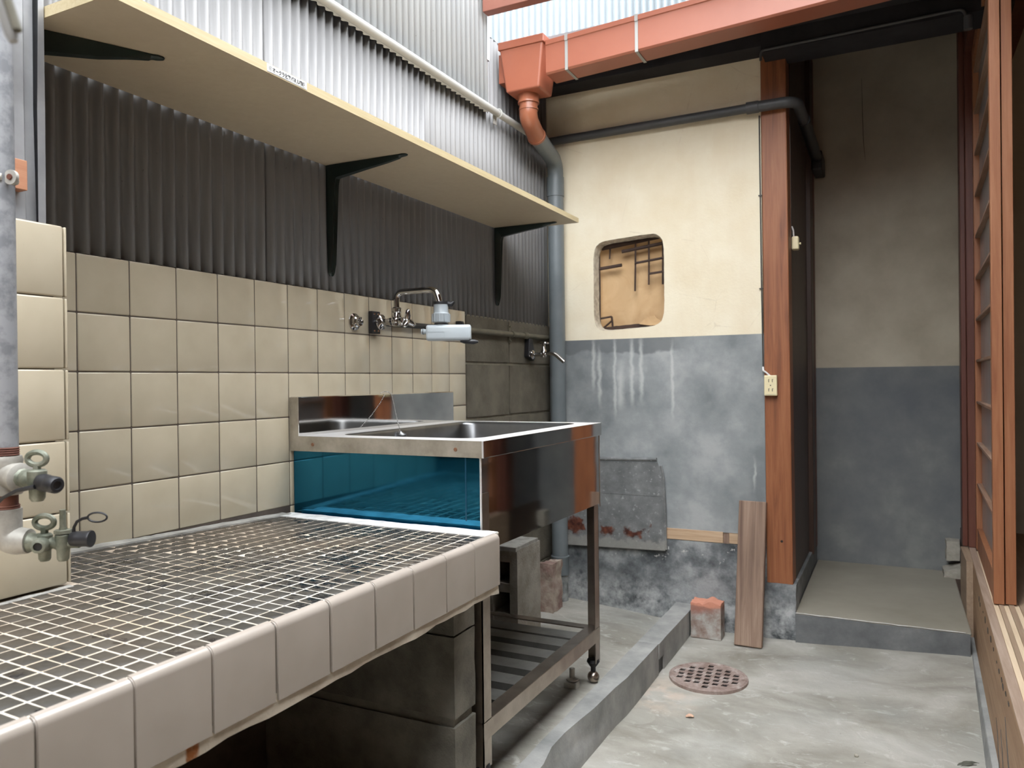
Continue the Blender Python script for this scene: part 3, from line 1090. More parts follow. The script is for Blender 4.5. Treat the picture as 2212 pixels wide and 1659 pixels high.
for pts in ([(2.243, .052), (2.20, .034), (2.150, .010), (2.10, .006), (2.160, .022), (2.205, .044)],
            [(2.076, .135), (2.045, .112), (2.012, .060), (1.985, .020), (1.965, .020), (2.002, .064), (2.040, .118)],
            [(1.852, .225), (1.828, .184), (1.795, .150), (1.74, .09), (1.70, .03), (1.675, .03), (1.725, .10), (1.783, .158), (1.822, .192)],
            [(1.96, .155), (1.93, .12), (1.88, .05), (1.86, .02), (1.85, .02), (1.872, .055), (1.925, .128)]):
    mb = MB()
    x = rwx(pts[2][0])
    n_ = len(pts)
    mb.add([(rwx(y) - .0009, y, z) for y, z in pts] + [(rwx(y) + .003, y, z) for y, z in pts],
           [tuple(range(n_)), tuple(range(n_, 2 * n_))] + [(i, (i + 1) % n_, n_ + (i + 1) % n_, n_ + i) for i in range(n_)])
    mb.build('drying_crack', M['crack'], sl)
mb = MB()
mb.hexa([(rwx(-2.2) - .026, -2.2, -.01), (rwx(-2.2) + .05, -2.2, -.01), (rwx(2.95) + .05, 2.95, -.01), (rwx(2.95) - .022, 2.95, -.01)],
        [(rwx(-2.2) - .020, -2.2, .012), (rwx(-2.2) + .05, -2.2, .02), (rwx(2.95) + .05, 2.95, .065), (rwx(2.95) - .012, 2.95, .058)])
mb.build('foundation_strip', M['kerb'], sl, .004)


# ---- sliding doors
def door(name, off, y0, y1, glass):
    d = thing(name, None, None, (rwx(y0) + off, y0, .306), kind='structure')
    th = .025

    def bar(nm, ya, yb, za, zb, a, b, mat, bev=.0012):
        mb = MB()
        mb.hexa([(rwx(ya) + a, ya, za), (rwx(ya) + b, ya, za), (rwx(yb) + b, yb, za), (rwx(yb) + a, yb, za)],
                [(rwx(ya) + a, ya, zb), (rwx(ya) + b, ya, zb), (rwx(yb) + b, yb, zb), (rwx(yb) + a, yb, zb)])
        return mb.build(nm, mat, d, bev)
    a, b = off, off + th
    bar('stile', y0, y0 + .036, .307, 2.08, a, b, M['door_wood'])
    bar('stile', y1 - .045, y1, .307, 2.08, a, b, M['door_wood'])
    bar('bottom_rail', y0 + .036, y1 - .045, .307, .385, a + .002, b, M['door_wood'])
    bar('top_rail', y0 + .036, y1 - .045, 2.03, 2.08, a, b, M['door_wood'])
    bar('glass_pane', y0 + .036, y1 - .045, .385, 2.03, b - .007, b - .003, glass, 0)
    k = 0
    z = .540
    while z < 2.0:
        bar('muntin', y0 + .034, y1 - .043, z - .004, z + .004, a + .003, b - .007, M['muntin'], .0006)
        z += .1452
        k += 1
    return d


door('door_1', .0215, 2.432, 3.198, M['glass'])
door('door_2', .0495, 2.440, 3.198, M['glass'])

# ---- house on the right: wall over the opening, unseen room added to block light
wr = thing('wall_right', None, None, (1.6, 1, 1), kind='structure')
mb = MB()
mb.hexa([(rwx(-2.2), -2.2, 2.085), (1.62, -2.2, 2.085), (1.62, 3.7, 2.085), (rwx(3.7), 3.7, 2.085)],
        [(rwx(-2.2), -2.2, 2.25), (1.62, -2.2, 2.25), (1.62, 3.7, 2.25), (rwx(3.7), 3.7, 2.25)])
mb.build('lintel', M['wood_red'], wr)
mb = MB()
mb.hexa([(rwx(-2.2) + .02, -2.2, 2.25), (1.62, -2.2, 2.25), (1.62, 3.7, 2.25), (rwx(3.7) + .02, 3.7, 2.25)],
        [(rwx(-2.2) + .02, -2.2, 2.32), (1.62, -2.2, 2.32), (1.62, 3.7, 2.32), (rwx(3.7) + .02, 3.7, 2.32)])
mb.build('upper_wall', M['plaster_cream'], wr)
mb = MB()
mb.box(1.5, 3.5, -2.2, 3.7, .27, .292)
mb.build('room_floor', M['room_floor'], wr)
mb = MB()
mb.box(3.5, 3.56, -2.2, 3.7, .27, 2.32)
mb.box(1.52, 3.5, 3.64, 3.7, .27, 2.32)
mb.box(1.47, 3.5, -2.26, -2.2, .0, 2.32)
mb.build('room_wall_blocker', M['room'], wr)
mb = MB()
mb.box(1.45, 3.56, -2.26, 3.7, 2.32, 2.36)
mb.build('room_ceiling', M['room'], wr)

# ---- unseen wall added behind the viewer, height and dark colour set to limit light
mb = MB()
mb.box(-.12, 1.47, -2.3, -2.2, 0, 2.7)
tag(mb.build('front_light_block', M['wood_red']), kind='structure')

# ---- eave over the back wall: plate beam, soffit, roof
ce = thing('ceiling', None, None, (.8, 3, 2.2), kind='structure')
mb = MB()
mb.box(-.02, .83, 2.70, 2.84, 2.043, 2.19)
mb.build('wall_plate', M['beam_dark'], ce)
mb = MB()
mb.box(.83, 1.55, 2.70, 2.84, 2.020, 2.19)
mb.build('wall_plate', M['beam_dark'], ce)
mb = MB()
mb.box(.80, 1.55, 2.58, 2.66, 2.07, 2.14)
mb.build('rafter_plate', M['beam_dark'], ce)
mb = MB()
mb.hexa([(-.02, 2.47, 2.085), (1.62, 2.47, 2.085), (1.62, 3.72, 2.34), (-.02, 3.72, 2.34)],
        [(-.02, 2.47, 2.10), (1.62, 2.47, 2.10), (1.62, 3.72, 2.355), (-.02, 3.72, 2.355)])
mb.build('soffit', M['beam_dark'], ce)
mb = MB()
mb.hexa([(-.02, 2.44, 2.098), (1.62, 2.44, 2.098), (1.62, 3.72, 2.357), (-.02, 3.72, 2.357)],
        [(-.02, 2.44, 2.112), (1.62, 2.44, 2.112), (1.62, 3.72, 2.37), (-.02, 3.72, 2.37)])
mb.build('roof_sheet', M['roof'], ce)

# ---- bright corrugated wall far behind the eave
wf = thing('wall_far', None, None, (.8, 3.75, 2.4), kind='structure')
fb = [-.9, -.28, .34, .96, 1.58, 2.4]
for k in range(5):
    corrugated('corrugated_sheet', M['corr_far'], wf, fb[k], fb[k + 1] + .015, 2.2, 4.6, 3.78 - .001 * (k % 2), pitch=.0365, amp=.008, axis='x', flip=-1)
mb = MB()
mb.box(-1, 2.45, 3.80, 3.85, 2.2, 4.6)
mb.build('far_core', M['roof'], wf)

# ================================================================== THINGS
# ---- concrete kerb along the raised slab
kb = thing('concrete_kerb', 'long low concrete kerb with a chipped near edge running to the back wall', 'kerb', (.53, 1.2, 0))


def kerb_fn(x, y, z):
    if x > .53:
        x += .01 * min(1, max(0, (y - 1.9) / .8)) - .004
        chip = max(0.0, noise.noise(Vector((y * 6, z * 3, 4)))) * .03 + max(0.0, noise.noise(Vector((y * 19, z * 14, 8)))) * .012
        if y < 1.95:
            x -= chip * min(1, (1.95 - y) / .12) * (1.25 if z > .05 else .6)
            x -= .006
    return (x, y, z)


rough_box('kerb_length', M['kerb'], (.497, .560, -2.2, 2.325, -.02, .1035), kb, .018, .0012, 16, kerb_fn)
rough_box('kerb_length', M['kerb'], (.497, .562, 2.325, 2.38, .055, .1035), kb, .018, .001, 16, kerb_fn, 2)
rough_box('kerb_length', M['kerb'], (.497, .561, 2.38, YB - .004, -.02, .1035), kb, .022, .0012, 16, kerb_fn, 3)
mb = MB()
mb.box(.50, .5585, 2.318, 2.388, -.01, .0565)
mb.build('notch_shade', M['pit_shade'], kb)  # near-black box stands in for the shade inside the notch

# ---- tiled counter
ct = thing('tiled_counter', 'tiled counter with dark mosaic top and white edge tiles along the left wall', 'counter', (.27, .6, .5))


def top_z(x, y):
    b = .021 - .018 * min(1, max(0, (y - .80) / .5))
    return .6315 + (.548 - x) / .548 * b


mb = MB()
nx, ny = 6, 96
Y0, Y1 = -.6, 1.318
vs = [(0.0 + .536 * i / nx, Y0 + (Y1 - Y0) * j / ny) for j in range(ny + 1) for i in range(nx + 1)]
mb.add([(x, y, top_z(x, y) - .0009) for x, y in vs],
       [(j * (nx + 1) + i, j * (nx + 1) + i + 1, (j + 1) * (nx + 1) + i + 1, (j + 1) * (nx + 1) + i) for j in range(ny) for i in range(nx)], True)
mb.build('grout_bed', M['grout_pale'], ct)
mb = MB()
mb.box(0.0, .534, Y0, 1.298, .525, .622)
mb.build('slab', M['pier_block'], ct)
rough_box('mortar_edge', M['mortar_edge'], (.515, .5445, Y0, 1.295, .522, .545), ct, .02, .003, 30,
          lambda x, y, z: (x, y, z + (.005 * noise.noise(Vector((y * 18, 0, 0))) if z < .53 else 0)))
rough_box('mortar_strip', M['mortar_white'], (.012, .535, 1.266, 1.316, .61, .635), ct, .012, .0014, 40,
          lambda x, y, z: (x, y, z + top_z(x, y) - .6338))
rough_box('mortar_bead', M['mortar_grey'], (0, .026, .684, 1.30, .61, .634), ct, .012, .0016, 40,
          lambda x, y, z: (x, y, z + top_z(x, y) - .6315))
rough_box('mortar_bead', M['mortar_grey'], (.185, .197, .2, .684, .61, .6325), ct, .012, .0016, 40,
          lambda x, y, z: (x, y, z + top_z(x, y) - .6325))
joints = [.018, .117, .216, .315, .414, .511, .608, .7065, .8055, .905, 1.004, 1.102, 1.199, 1.297]
mb = MB()
pf = [(.5355, .537), (.548, .537), (.548, .623)] + [(.537 + .011 * math.cos(math.radians(a)), .623 + .011 * math.sin(math.radians(a))) for a in (15, 30, 45, 60, 75, 90)] + [(.5355, .634)]
mb.prism(pf, 'y', 0, .0965, True)
ft_me, ftc = mb.mesh(M['tile_white'], 'edge_tile')
bm = bmesh.new()
bm.from_mesh(ft_me)
ed = [e for e in bm.edges if abs(e.verts[0].co.y - e.verts[1].co.y) < 1e-5]
bmesh.ops.bevel(bm, geom=ed, offset=.0014, segments=2, affect='EDGES')
bm.to_mesh(ft_me)
bm.free()
for i in range(13):
    place('edge_tile', ft_me, (ftc.x + R.uniform(-.0006, .0006), (joints[i] + joints[i + 1]) / 2, ftc.z + R.uniform(-.0008, .0006)), ct, (0, 0, R.uniform(-.004, .004)))
mb = MB()
mb.box(.534, .5445, Y0, 1.296, .54, .629)
mb.build('edge_grout', M['mortar_grey'], ct)
# mosaic: the 300 that show largest are single parts, the rest one joined part
PX, PY = .0287, .02385
mos_me = bevel_box_mesh('mosaic_tile', PX - .0029, PY - .0027, .004, .0003, M['mosaic'], 1)
spots = []
for i in range(18):
    x = .5355 - .003 - PX * (i + .5)
    for j in range(44):
        y = .2420 + PY * (j + .5)
        if x < .030 or y > 1.262:
            continue
        if x < .200 and y < .690:
            continue
        d = Vector((x, y, top_z(x, y))) - CAM
        zc = d.dot(fw)
        u_ = d.dot(r2) / zc * 1658.7 + 1106
        v_ = 829.5 - d.dot(u2) / zc * 1658.7
        vis = -40 < u_ < 2212 and v_ < 1690
        if not vis:
            continue
        spots.append((zc ** 3, x, y))
spots.sort()
rest = MB()
tmp = [Vector(v.co) for v in mos_me.vertices]
tf = [tuple(p.vertices) for p in mos_me.polygons]
for k, (_, x, y) in enumerate(spots):
    x += R.uniform(-.0004, .0004)
    y += R.uniform(-.0004, .0004)
    z = top_z(x, y) - .0025 + R.uniform(-.0002, .0003)
    if k < 300:
        place('mosaic_tile', mos_me, (x, y, z), ct, (R.uniform(-.008, .008), .03 + R.uniform(-.008, .008), R.uniform(-.015, .015)))
    else:
        rot = Matrix.Rotation(R.uniform(-.015, .015), 3, 'Z') @ Matrix.Rotation(R.uniform(-.008, .008), 3, 'X')
        rest.add([rot @ q + Vector((x, y, z)) for q in tmp], tf, True)
tag(rest.build('mosaic_tile', M['mosaic'], ct), kind='stuff')

# ---- block pier that carries the counter
pi = thing('block_pier', 'stacked grey concrete block pier under the far end of the counter', 'pier', (.24, 1.29, 0))
for k, (z0, z1) in enumerate([(.085, .268), (.286, .440), (.444, .523)]):
    rough_box('concrete_block', M['pier_block'], (.0, .476, 1.243, 1.322, z0, z1), pi, .03, .002, 25, seed=k)
rough_box('mortar_joint', M['pier_block'], (.005, .470, 1.248, 1.318, .262, .290), pi, .02, .002, 40)
rough_box('mortar_joint', M['pier_block'], (.005, .466, 1.250, 1.318, .436, .448), pi, .02, .002, 40)

# ---- stainless sink
sk = thing('stainless_sink', 'free standing stainless steel sink with a blue film side and splashback', 'sink', (.25, 1.66, .09))
SX, SY0, SY1, RZ = .497, 1.328, 2.008, .806
bx0, bx1, by0, by1, br = .086, .447, 1.384, 1.968, .045


def rrect(x0, x1, y0, y1, r, n=6):
    out = []
    for (cx_, cy_, a0) in ((x1 - r, y1 - r, 0), (x0 + r, y1 - r, 90), (x0 + r, y0 + r, 180), (x1 - r, y0 + r, 270)):
        for i in range(n + 1):
            a = math.radians(a0 + 90 * i / n)
            out.append((cx_ + r * math.cos(a), cy_ + r * math.sin(a)))
    return out


mb = MB()
inn = rrect(bx0, bx1, by0, by1, br)
ccx, ccy = (bx0 + bx1) / 2, (by0 + by1) / 2
oc = [(SX, SY1), (.024, SY1), (.024, SY0), (SX, SY0)]
n = len(inn)
q = n // 4
out = []
for i, (x, y) in enumerate(inn):          # match every inner point to the outer rectangle
    k = i // q
    j = i % q
    if k == 0:
        out.append((SX, SY1) if j == q // 2 else ((SX, y) if j < q // 2 else (x, SY1)))
    elif k == 1:
        out.append((.024, SY1) if j == q // 2 else ((x, SY1) if j < q // 2 else (.024, y)))
    elif k == 2:
        out.append((.024, SY0) if j == q // 2 else ((.024, y) if j < q // 2 else (x, SY0)))
    else:
        out.append((SX, SY0) if j == q // 2 else ((x, SY0) if j < q // 2 else (SX, y)))
mb.add([(x, y, RZ) for x, y in out] + [(x, y, RZ) for x, y in inn], [(i, (i + 1) % n, n + (i + 1) % n, n + i) for i in range(n)])
mb.build('rim', M['stainless_top'], sk)
mb = MB()
lv = [(0.0, 0.0), (.003, -.002), (.006, -.008), (.010, -.15), (.03, -.17)]
rings = []
for ins, dz in lv:
    rings.append([(x, y, RZ + dz) for x, y in rrect(bx0 + ins, bx1 - ins, by0 + ins, by1 - ins, br)])
for a, b in zip(rings[:-1], rings[1:]):
    mb.add(a + b, [(i, (i + 1) % n, n + (i + 1) % n, n + i) for i in range(n)], True)
mb.add(rings[-1], [tuple(range(n))], True)
mb.build('basin', M['stainless_basin'], sk)
mb = MB()
mb.box(SX - .0015, SX, SY0, SY1, .7725, RZ - .0003)
mb.box(SX - .012, SX, SY0 + .001, SY1, .7715, .7728)
mb.build('front_lip', M['stainless'], sk, .0006)
mb = MB()
mb.box(.0235, SX - .0005, SY0 - .0008, SY0 + .001, .7725, RZ - .0003)
mb.box(.0, .0245, SY0 - .001, SY0 + .001, .7725, .893)
sd = mb.build('side_lip', M['stainless_dirty'], sk)
mb = MB()
mb.box(SX - .0025, SX + .0006, SY0 - .0014, SY0 + .001, .7725, RZ)
mb.build('corner_weld', M['stainless_top'], sd)
for x in (.066, .434):
    mb = MB()
    mb.lathe([(.0042, 0), (.0038, .0012), (.001, .0015)], (x, SY0 - .0008, .788), (0, -1, 0), 10)
    mb.build('screw', M['screw'], sd)
mb = MB()
mb.box(.0, SX, SY1 - .001, SY1, .7725, RZ - .0003)
mb.build('far_lip', M['stainless'], sk)
mb = MB()
mb.box(.0, .024, SY0 + .001, SY1, RZ - .03, .894)
mb.build('splashback', M['stainless'], sk, .002)
mb = MB()
mb.hexa([(SX - .0145, SY0 + .006, .583), (SX - .0130, SY0 + .006, .583), (SX - .0055, SY1 - .004, .583), (SX - .0070, SY1 - .004, .583)],
        [(SX - .0145, SY0 + .006, .7715), (SX - .0130, SY0 + .006, .7715), (SX - .0055, SY1 - .004, .7715), (SX - .0070, SY1 - .004, .7715)])
mb.build('front_panel', M['stainless'], sk)
mb = MB()
mb.box(SX - .0055, SX - .0045, SY1 - .006, SY1 - .002, .575, .7715)
mb.build('panel_edge', M['stainless_leg'], sk)
mb = MB()
mb.box(.006, SX - .009, SY0 + .0045, SY0 + .006, .565, .7720)
fp_ = mb.build('film_panel', M['blue'], sk)
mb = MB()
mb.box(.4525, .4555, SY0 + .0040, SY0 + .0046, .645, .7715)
mb.build('leg_reflection', M['blue_dark'], fp_)  # dark strip laid on the film for the reflection of the leg
mb = MB()
mb.box(SX - .0105, SX - .0075, SY0 + .0035, SY0 + .007, .565, .7720)
mb.build('panel_edge', M['stainless_top'], sk)
mb = MB()
mb.box(.004, SX - .011, SY1 - .006, SY1 - .004, .583, .772)
mb.build('far_panel', M['stainless'], sk)
# legs: steel angles on ball feet
lx0, lx1, ly0, ly1 = .022, SX - .010, SY0 + .007, SY1 - .004
for (x, y, sx, sy) in ((lx1, ly0, -1, 1), (lx1, ly1, -1, -1), (lx0, ly0, 1, 1), (lx0, ly1, 1, -1)):
    mb = MB()
    a, b = sorted((x, x + sx * .033))
    c_, d_ = sorted((y, y + sy * .0025))
    mb.box(a, b, c_, d_, .148, .70)
    a, b = sorted((x, x + sx * .0025))
    c_, d_ = sorted((y, y + sy * .033))
    mb.box(a, b, c_, d_, .148, .70)
    lg = mb.build('leg', M['stainless_leg'], sk)
    fx, fy = x + sx * .014, y + sy * .016
    mb = MB()
    mb.lathe([(.016, .155), (.018, .148), (.012, .139), (.007, .133), (.007, .122)], (fx, fy, 0), n=14)
    mb.build('foot_socket', M['black'], lg)
    mb = MB()
    mb.ball((fx, fy, .0898 + .0165), .0165)
    mb.build('ball_foot', M['stainless_leg'], lg)
# slatted under shelf
sh = place('under_shelf', MB().box(lx1 - .0025, lx1 + .001, ly0 + .0, ly1, .206, .2425).mesh(M['stainless_leg'])[0], (lx1 - .00075, (ly0 + ly1) / 2, .22425), sk)
mb = MB()
mb.box(lx1 - .032, lx1, ly0, ly1, .2405, .2435)
mb.build('rail', M['stainless_leg'], sh)
mb = MB()
mb.box(lx0, lx0 + .03, ly0, ly1, .2405, .2435)
mb.box(lx0, lx0 + .003, ly0, ly1, .206, .2405)
mb.build('rail', M['stainless_leg'], sh)
for (y0, y1) in ((ly1 - .03, ly1), (ly0, ly0 + .03)):
    mb = MB()
    mb.box(lx0, lx1 - .03, y0, y1, .2395, .2425)
    mb.build('rail', M['stainless_leg'], sh)
for yc in (1.915, 1.848, 1.757, 1.666, 1.573, 1.482, 1.40):
    mb = MB()
    w = .027
    mb.box(lx0 + .02, lx1 - .024, yc - w, yc + w, .2365, .2385)
    mb.box(lx0 + .02, lx1 - .024, yc - w, yc - w + .002, .222, .2365)
    mb.box(lx0 + .02, lx1 - .024, yc + w - .002, yc + w, .222, .2365)
    mb.build('slat', M['slat'], sh)

# ---- plug on its bead chain
pg = thing('sink_plug', 'sink plug hanging into the basin on a bead chain over the splashback', 'plug', (.06, 1.66, .8))
pa = [(.022, 1.642, .8965), (.026, 1.655, .9005), (.030, 1.666, .8985), (.034, 1.672, .893), (.046, 1.665, .868), (.062, 1.652, .84), (.079, 1.638, .815), (.091, 1.628, .800)]
P_ = [Vector(p) for p in pa]
mb = MB()
L = [0]
for a, b in zip(P_[:-1], P_[1:]):
    L.append(L[-1] + (b - a).length)
nb = int(L[-1] / .0042)
for i in range(nb + 1):
    s_ = L[-1] * i / nb
    k = max(j for j in range(len(L) - 1) if L[j] <= s_ + 1e-9)
    w = (s_ - L[k]) / (L[k + 1] - L[k])
    mb.ball(P_[k].lerp(P_[k + 1], w), .0015, 6)
mb.build('bead_chain', M['chrome'], pg)
mb = MB()
mb.lathe([(.002, .012), (.006, .008), (.014, .006), (.0165, 0), (.013, -.008)], (.096, 1.622, .790), (.35, -.25, .9), 18)
mb.build('plug_disc', M['stainless_basin'], pg)

# ---- shelf with brackets
SZ = 1.449
hs = thing('wall_shelf', 'long beige laminate shelf fixed high on the corrugated left wall', 'shelf', (.14, 1.54, SZ))
mb = MB()
mb.box(-.0005, .2830, .686, 2.396, SZ, SZ + .0155)
mb.build('board', M['board'], hs)
mb = MB()
mb.box(.2830, .2842, .685, 2.397, SZ - .0002, SZ + .0157)
mb.build('edge_band', M['board_edge'], hs)
mb = MB()
mb.box(-.002, .283, .6848, .6860, SZ - .0002, SZ + .0157)
mb.build('edge_band', M['board_edge'], hs)
lb = MB()
lb.prism([(.2842, SZ + .0018), (.2848, SZ + .0018), (.2848, SZ + .0148), (.2842, SZ + .0148)], 'y', .976, 1.0735)
lbo = lb.build('label_strip', M['label_white'], hs)
mb = MB()
mb.box(.28478, .2849, .981, 1.070, SZ + .0027, SZ + .0030)
mb.tube(arc((.28485, .9835, SZ + .0085), .0031, 0, 340, 14, 'yz'), .0003, 4)
mb.build('border_line', M['ink'], lbo)


def lettering(txt, size, loc, rot, mat, parent, width=None):
    cu = bpy.data.curves.new('lettering', 'FONT')
    cu.body = txt
    cu.size = size
    cu.align_x = 'LEFT'
    cu.offset = size * .036
    ob = bpy.data.objects.new('lettering', cu)
    COL.objects.link(ob)
    dg = bpy.context.evaluated_depsgraph_get()
    me = bpy.data.meshes.new_from_object(ob.evaluated_get(dg))
    bpy.data.objects.remove(ob)
    if width and me.vertices:
        xs = [v.co.x for v in me.vertices]
        k = width / (max(xs) - min(xs))
        for v in me.vertices:
            v.co.x = (v.co.x - min(xs)) * k
    me.materials.clear()
    me.materials.append(mat)
    return place('lettering', me, loc, parent, rot)


lettering('オークラ化粧パネル棚板', .0090, (.28492, .9885, SZ + .0048), (math.pi / 2, 0, math.pi / 2), M['ink'], lbo, .080)
lettering('S', .0042, (.28492, .9822, SZ + .0070), (math.pi / 2, 0, math.pi / 2), M['ink'], lbo)


def bracket(base, dirx, label, arm=.226, drop=.266, wall=True):
    """pressed steel shelf bracket: base = top corner on the wall, dirx = unit vector out of the wall"""
    b = Vector(base)
    d = Vector(dirx)
    s_ = Vector((0, 0, 1)).cross(d)
    o = thing('shelf_bracket', label, 'bracket', b, 'brackets under the long shelf')

    def P(a, w, h):
        return b + d * a + s_ * w + Vector((0, 0, h))
    mb = MB()
    # arm: tapered hollow pressing, flat flange against the board and a deeper rib
    secs = [(0.004, .0145, .036), (.02, .0148, .033), (.03, .0145, .0295), (.10, .012, .021), (arm - .055, .0095, .013), (arm - .022, .0075, .008), (arm - .018, .0075, .0055), (arm - .010, .0088, .005), (arm - .003, .0065, .004), (arm, .003, .003)]
    vs, fs = [], []
    for a, w, h in secs:
        vs += [P(a, -w, -.0006), P(a, -w, -.003), P(a, -w * .55, -h), P(a, w * .55, -h), P(a, w, -.003), P(a, w, -.0006)]
    for i in range(len(secs) - 1):
        for j in range(6):
            fs.append((i * 6 + j, i * 6 + (j + 1) % 6, i * 6 + 6 + (j + 1) % 6, i * 6 + 6 + j))
    fs += [(0, 1, 2, 3, 4, 5), tuple(range((len(secs) - 1) * 6, len(secs) * 6))]
    mb.add(vs, fs, True)
    mb.build('arm', M['bracket'], o)
    mb = MB()
    secs = [(-.0008, .0145, .036), (-.010, .0148, .034), (-.024, .0148, .027), (-.045, .0148, .0215), (-.10, .0142, .0185), (-.17, .0132, .0155), (-(drop - .03), .0122, .012), (-(drop - .010), .0115, .0075), (-(drop - .003), .009, .006), (-drop, .004, .004)]
    vs, fs = [], []
    for h, w, a in secs:
        vs += [P(.001, -w, h), P(.003, -w, h), P(a, -w * .55, h), P(a - .004, 0, h), P(a, w * .55, h), P(.003, w, h), P(.001, w, h)]
    for i in range(len(secs) - 1):
        for j in range(7):
            fs.append((i * 7 + j, i * 7 + (j + 1) % 7, i * 7 + 7 + (j + 1) % 7, i * 7 + 7 + j))
    fs += [tuple(range(7)), tuple(range((len(secs) - 1) * 7, len(secs) * 7))]
    mb.add(vs, fs, True)
    mb.build('wall_plate', M['bracket'], o)
    mb = MB()
    mb.lathe([(.0035, 0), (.003, .002)], P(.0045, 0, -(drop - .012)), d, 10)
    mb.build('screw', M['black'], o)
    return o


bracket((.0005, 1.4745, SZ), (1, 0, 0), 'dark green shelf bracket under the middle of the long shelf')
bracket((.0005, 2.344, SZ), (1, 0, 0), 'dark green shelf bracket under the far end of the long shelf, above the taps')
bracket((.085, .690, SZ), (.492, .870, 0), 'dark green shelf bracket at the near left end of the shelf, beside the tiled pier', arm=.193, drop=.20)

# ---- pale conduit along the left wall
cdt = thing('conduit_pipe', 'pale grey conduit pipe running level along the corrugated wall above the shelf', 'pipe', (.03, 1.5, 1.84))
mb = MB()
mb.tube([(.0235, .2, 1.826), (.0235, 2.74, 1.836)], .0118, 14)
mb.build('tube', M['conduit'], cdt)
for y in (2.325,):
    mb = MB()
    mb.tube(arc((.0235, y, 1.8345), .0145, -100, 180, 14, 'xz'), .0025, 6)
    mb.box(.009, .012, y - .012, y + .012, 1.80, 1.83)
    mb.build('pipe_clip', M['conduit'], cdt)

# ---- faucet, cap, filter
fc = thing('kitchen_faucet', 'chrome swan neck faucet on the black plate on the cream tiles', 'faucet', (.0, 1.6385, 1.081))
FY, FZ = 1.6385, 1.081
mb = MB()
mb.box(0.0004, .013, 1.621, 1.656, 1.052, 1.110)
pl = mb.build('wall_mount', M['black'], fc, .0012)
for dy in (-.0085, .0075):
    for dz in (-.022, .022):
        mb = MB()
        mb.lathe([(.0032, 0), (.0026, .0016)], (.013, FY + dy, FZ + dz), (1, 0, 0), 10)
        mb.build('screw', M['chrome'], pl)
mb = MB()
mb.lathe([(.0080, .013), (.0080, .026), (.0205, .0275), (.0200, .031), (.010, .036), (.0088, .038)], (0, FY, FZ), (1, 0, 0), 24)
mb.build('flange', M['chrome'], fc)
mb = MB()
mb.lathe([(.0088, .022), (.0085, .052), (.011, .058), (.011, .062)], (0, FY, FZ), (1, 0, 0), 18)
mb.ball((.076, FY, FZ + .002), .0155)
mb.lathe([(.012, -.012), (.0135, 0), (.0125, .014), (.0105, .022), (.0125, .024), (.0130, .033), (.0095, .036)], (.078, FY, FZ), (0, 0, 1), 20)
mb.lathe([(.010, 0), (.0105, .012), (.007, .018)], (.086, FY, FZ), (1, 0, -.12), 16)
mb.build('valve_body', M['chrome'], fc)
mb = MB()
hc = Vector((.107, FY, FZ + .001))
for k, a in enumerate((100, 215, 335)):
    a = math.radians(a)
    e = hc + Vector((.010, .029 * math.cos(a), .029 * math.sin(a)))
    mid = hc.lerp(e, .5) + Vector((.002, 0, 0))
    mb.tube([hc, mid, hc.lerp(e, .9), e], [.0095, .0080, .0056, .002], 10)
mb.lathe([(.007, -.008), (.0095, 0), (.006, .008), (.001, .009)], hc, (1, 0, 0), 14)
mb.build('handle', M['chrome'], fc)
mb = MB()
path = bend([(.078, FY, 1.112), (.078, FY, 1.156), (.197, FY, 1.156), (.2085, FY, 1.119)], .026, 8)
mb.tube(path, .0078, 14)
mb.build('spout', M['chrome'], fc)

cp = tag(MB().lathe([(.0215, 0), (.0215, .003), (.016, .0055), (.0150, .012), (.0118, .0145), (.0112, .021), (.0060, .0215), (.0055, .0195), (.0005, .0195)], (0.0005, 1.562, 1.0785), (1, 0, 0), 28).build('pipe_cap', M['chrome']),
         'round chrome wall cap on the cream tiles left of the faucet', 'pipe cap')

wfz = thing('water_filter', 'pale grey tap water filter clipped on the end of the chrome spout', 'water filter', (.21, FY, 1.03))
ph = .45
dv = Vector((math.cos(ph), math.sin(ph), 0))
pv = Vector((-math.sin(ph), math.cos(ph), 0))
cc = Vector((.2115, FY, 0))


def fbox(mb, a0, a1, w0, w1, z0, z1, r=.008, n=4):
    """rounded box along the filter axis"""
    sec = []
    for (cw, cz_, a) in ((w1 - r, z1 - r, 0), (w0 + r, z1 - r, 90), (w0 + r, z0 + r, 180), (w1 - r, z0 + r, 270)):
        for i in range(n + 1):
            t_ = math.radians(a + 90 * i / n)
            sec.append((cw + r * math.cos(t_), cz_ + r * math.sin(t_)))
    k = len(sec)
    rings = []
    for a, sc in ((a0, .86), (a0 + .002, .97), (a0 + .005, 1), (a1 - .005, 1), (a1 - .002, .97), (a1, .86)):
        wc, zc_ = (w0 + w1) / 2, (z0 + z1) / 2
        rings.append([cc + dv * a + pv * (wc + (w - wc) * sc) + Vector((0, 0, zc_ + (z - zc_) * sc)) for w, z in sec])
    for a, b in zip(rings[:-1], rings[1:]):
        mb.add(a + b, [(i, (i + 1) % k, k + (i + 1) % k, k + i) for i in range(k)], True)
    mb.add(rings[0], [tuple(range(k))], True)
    mb.add(rings[-1], [tuple(range(k))], True)


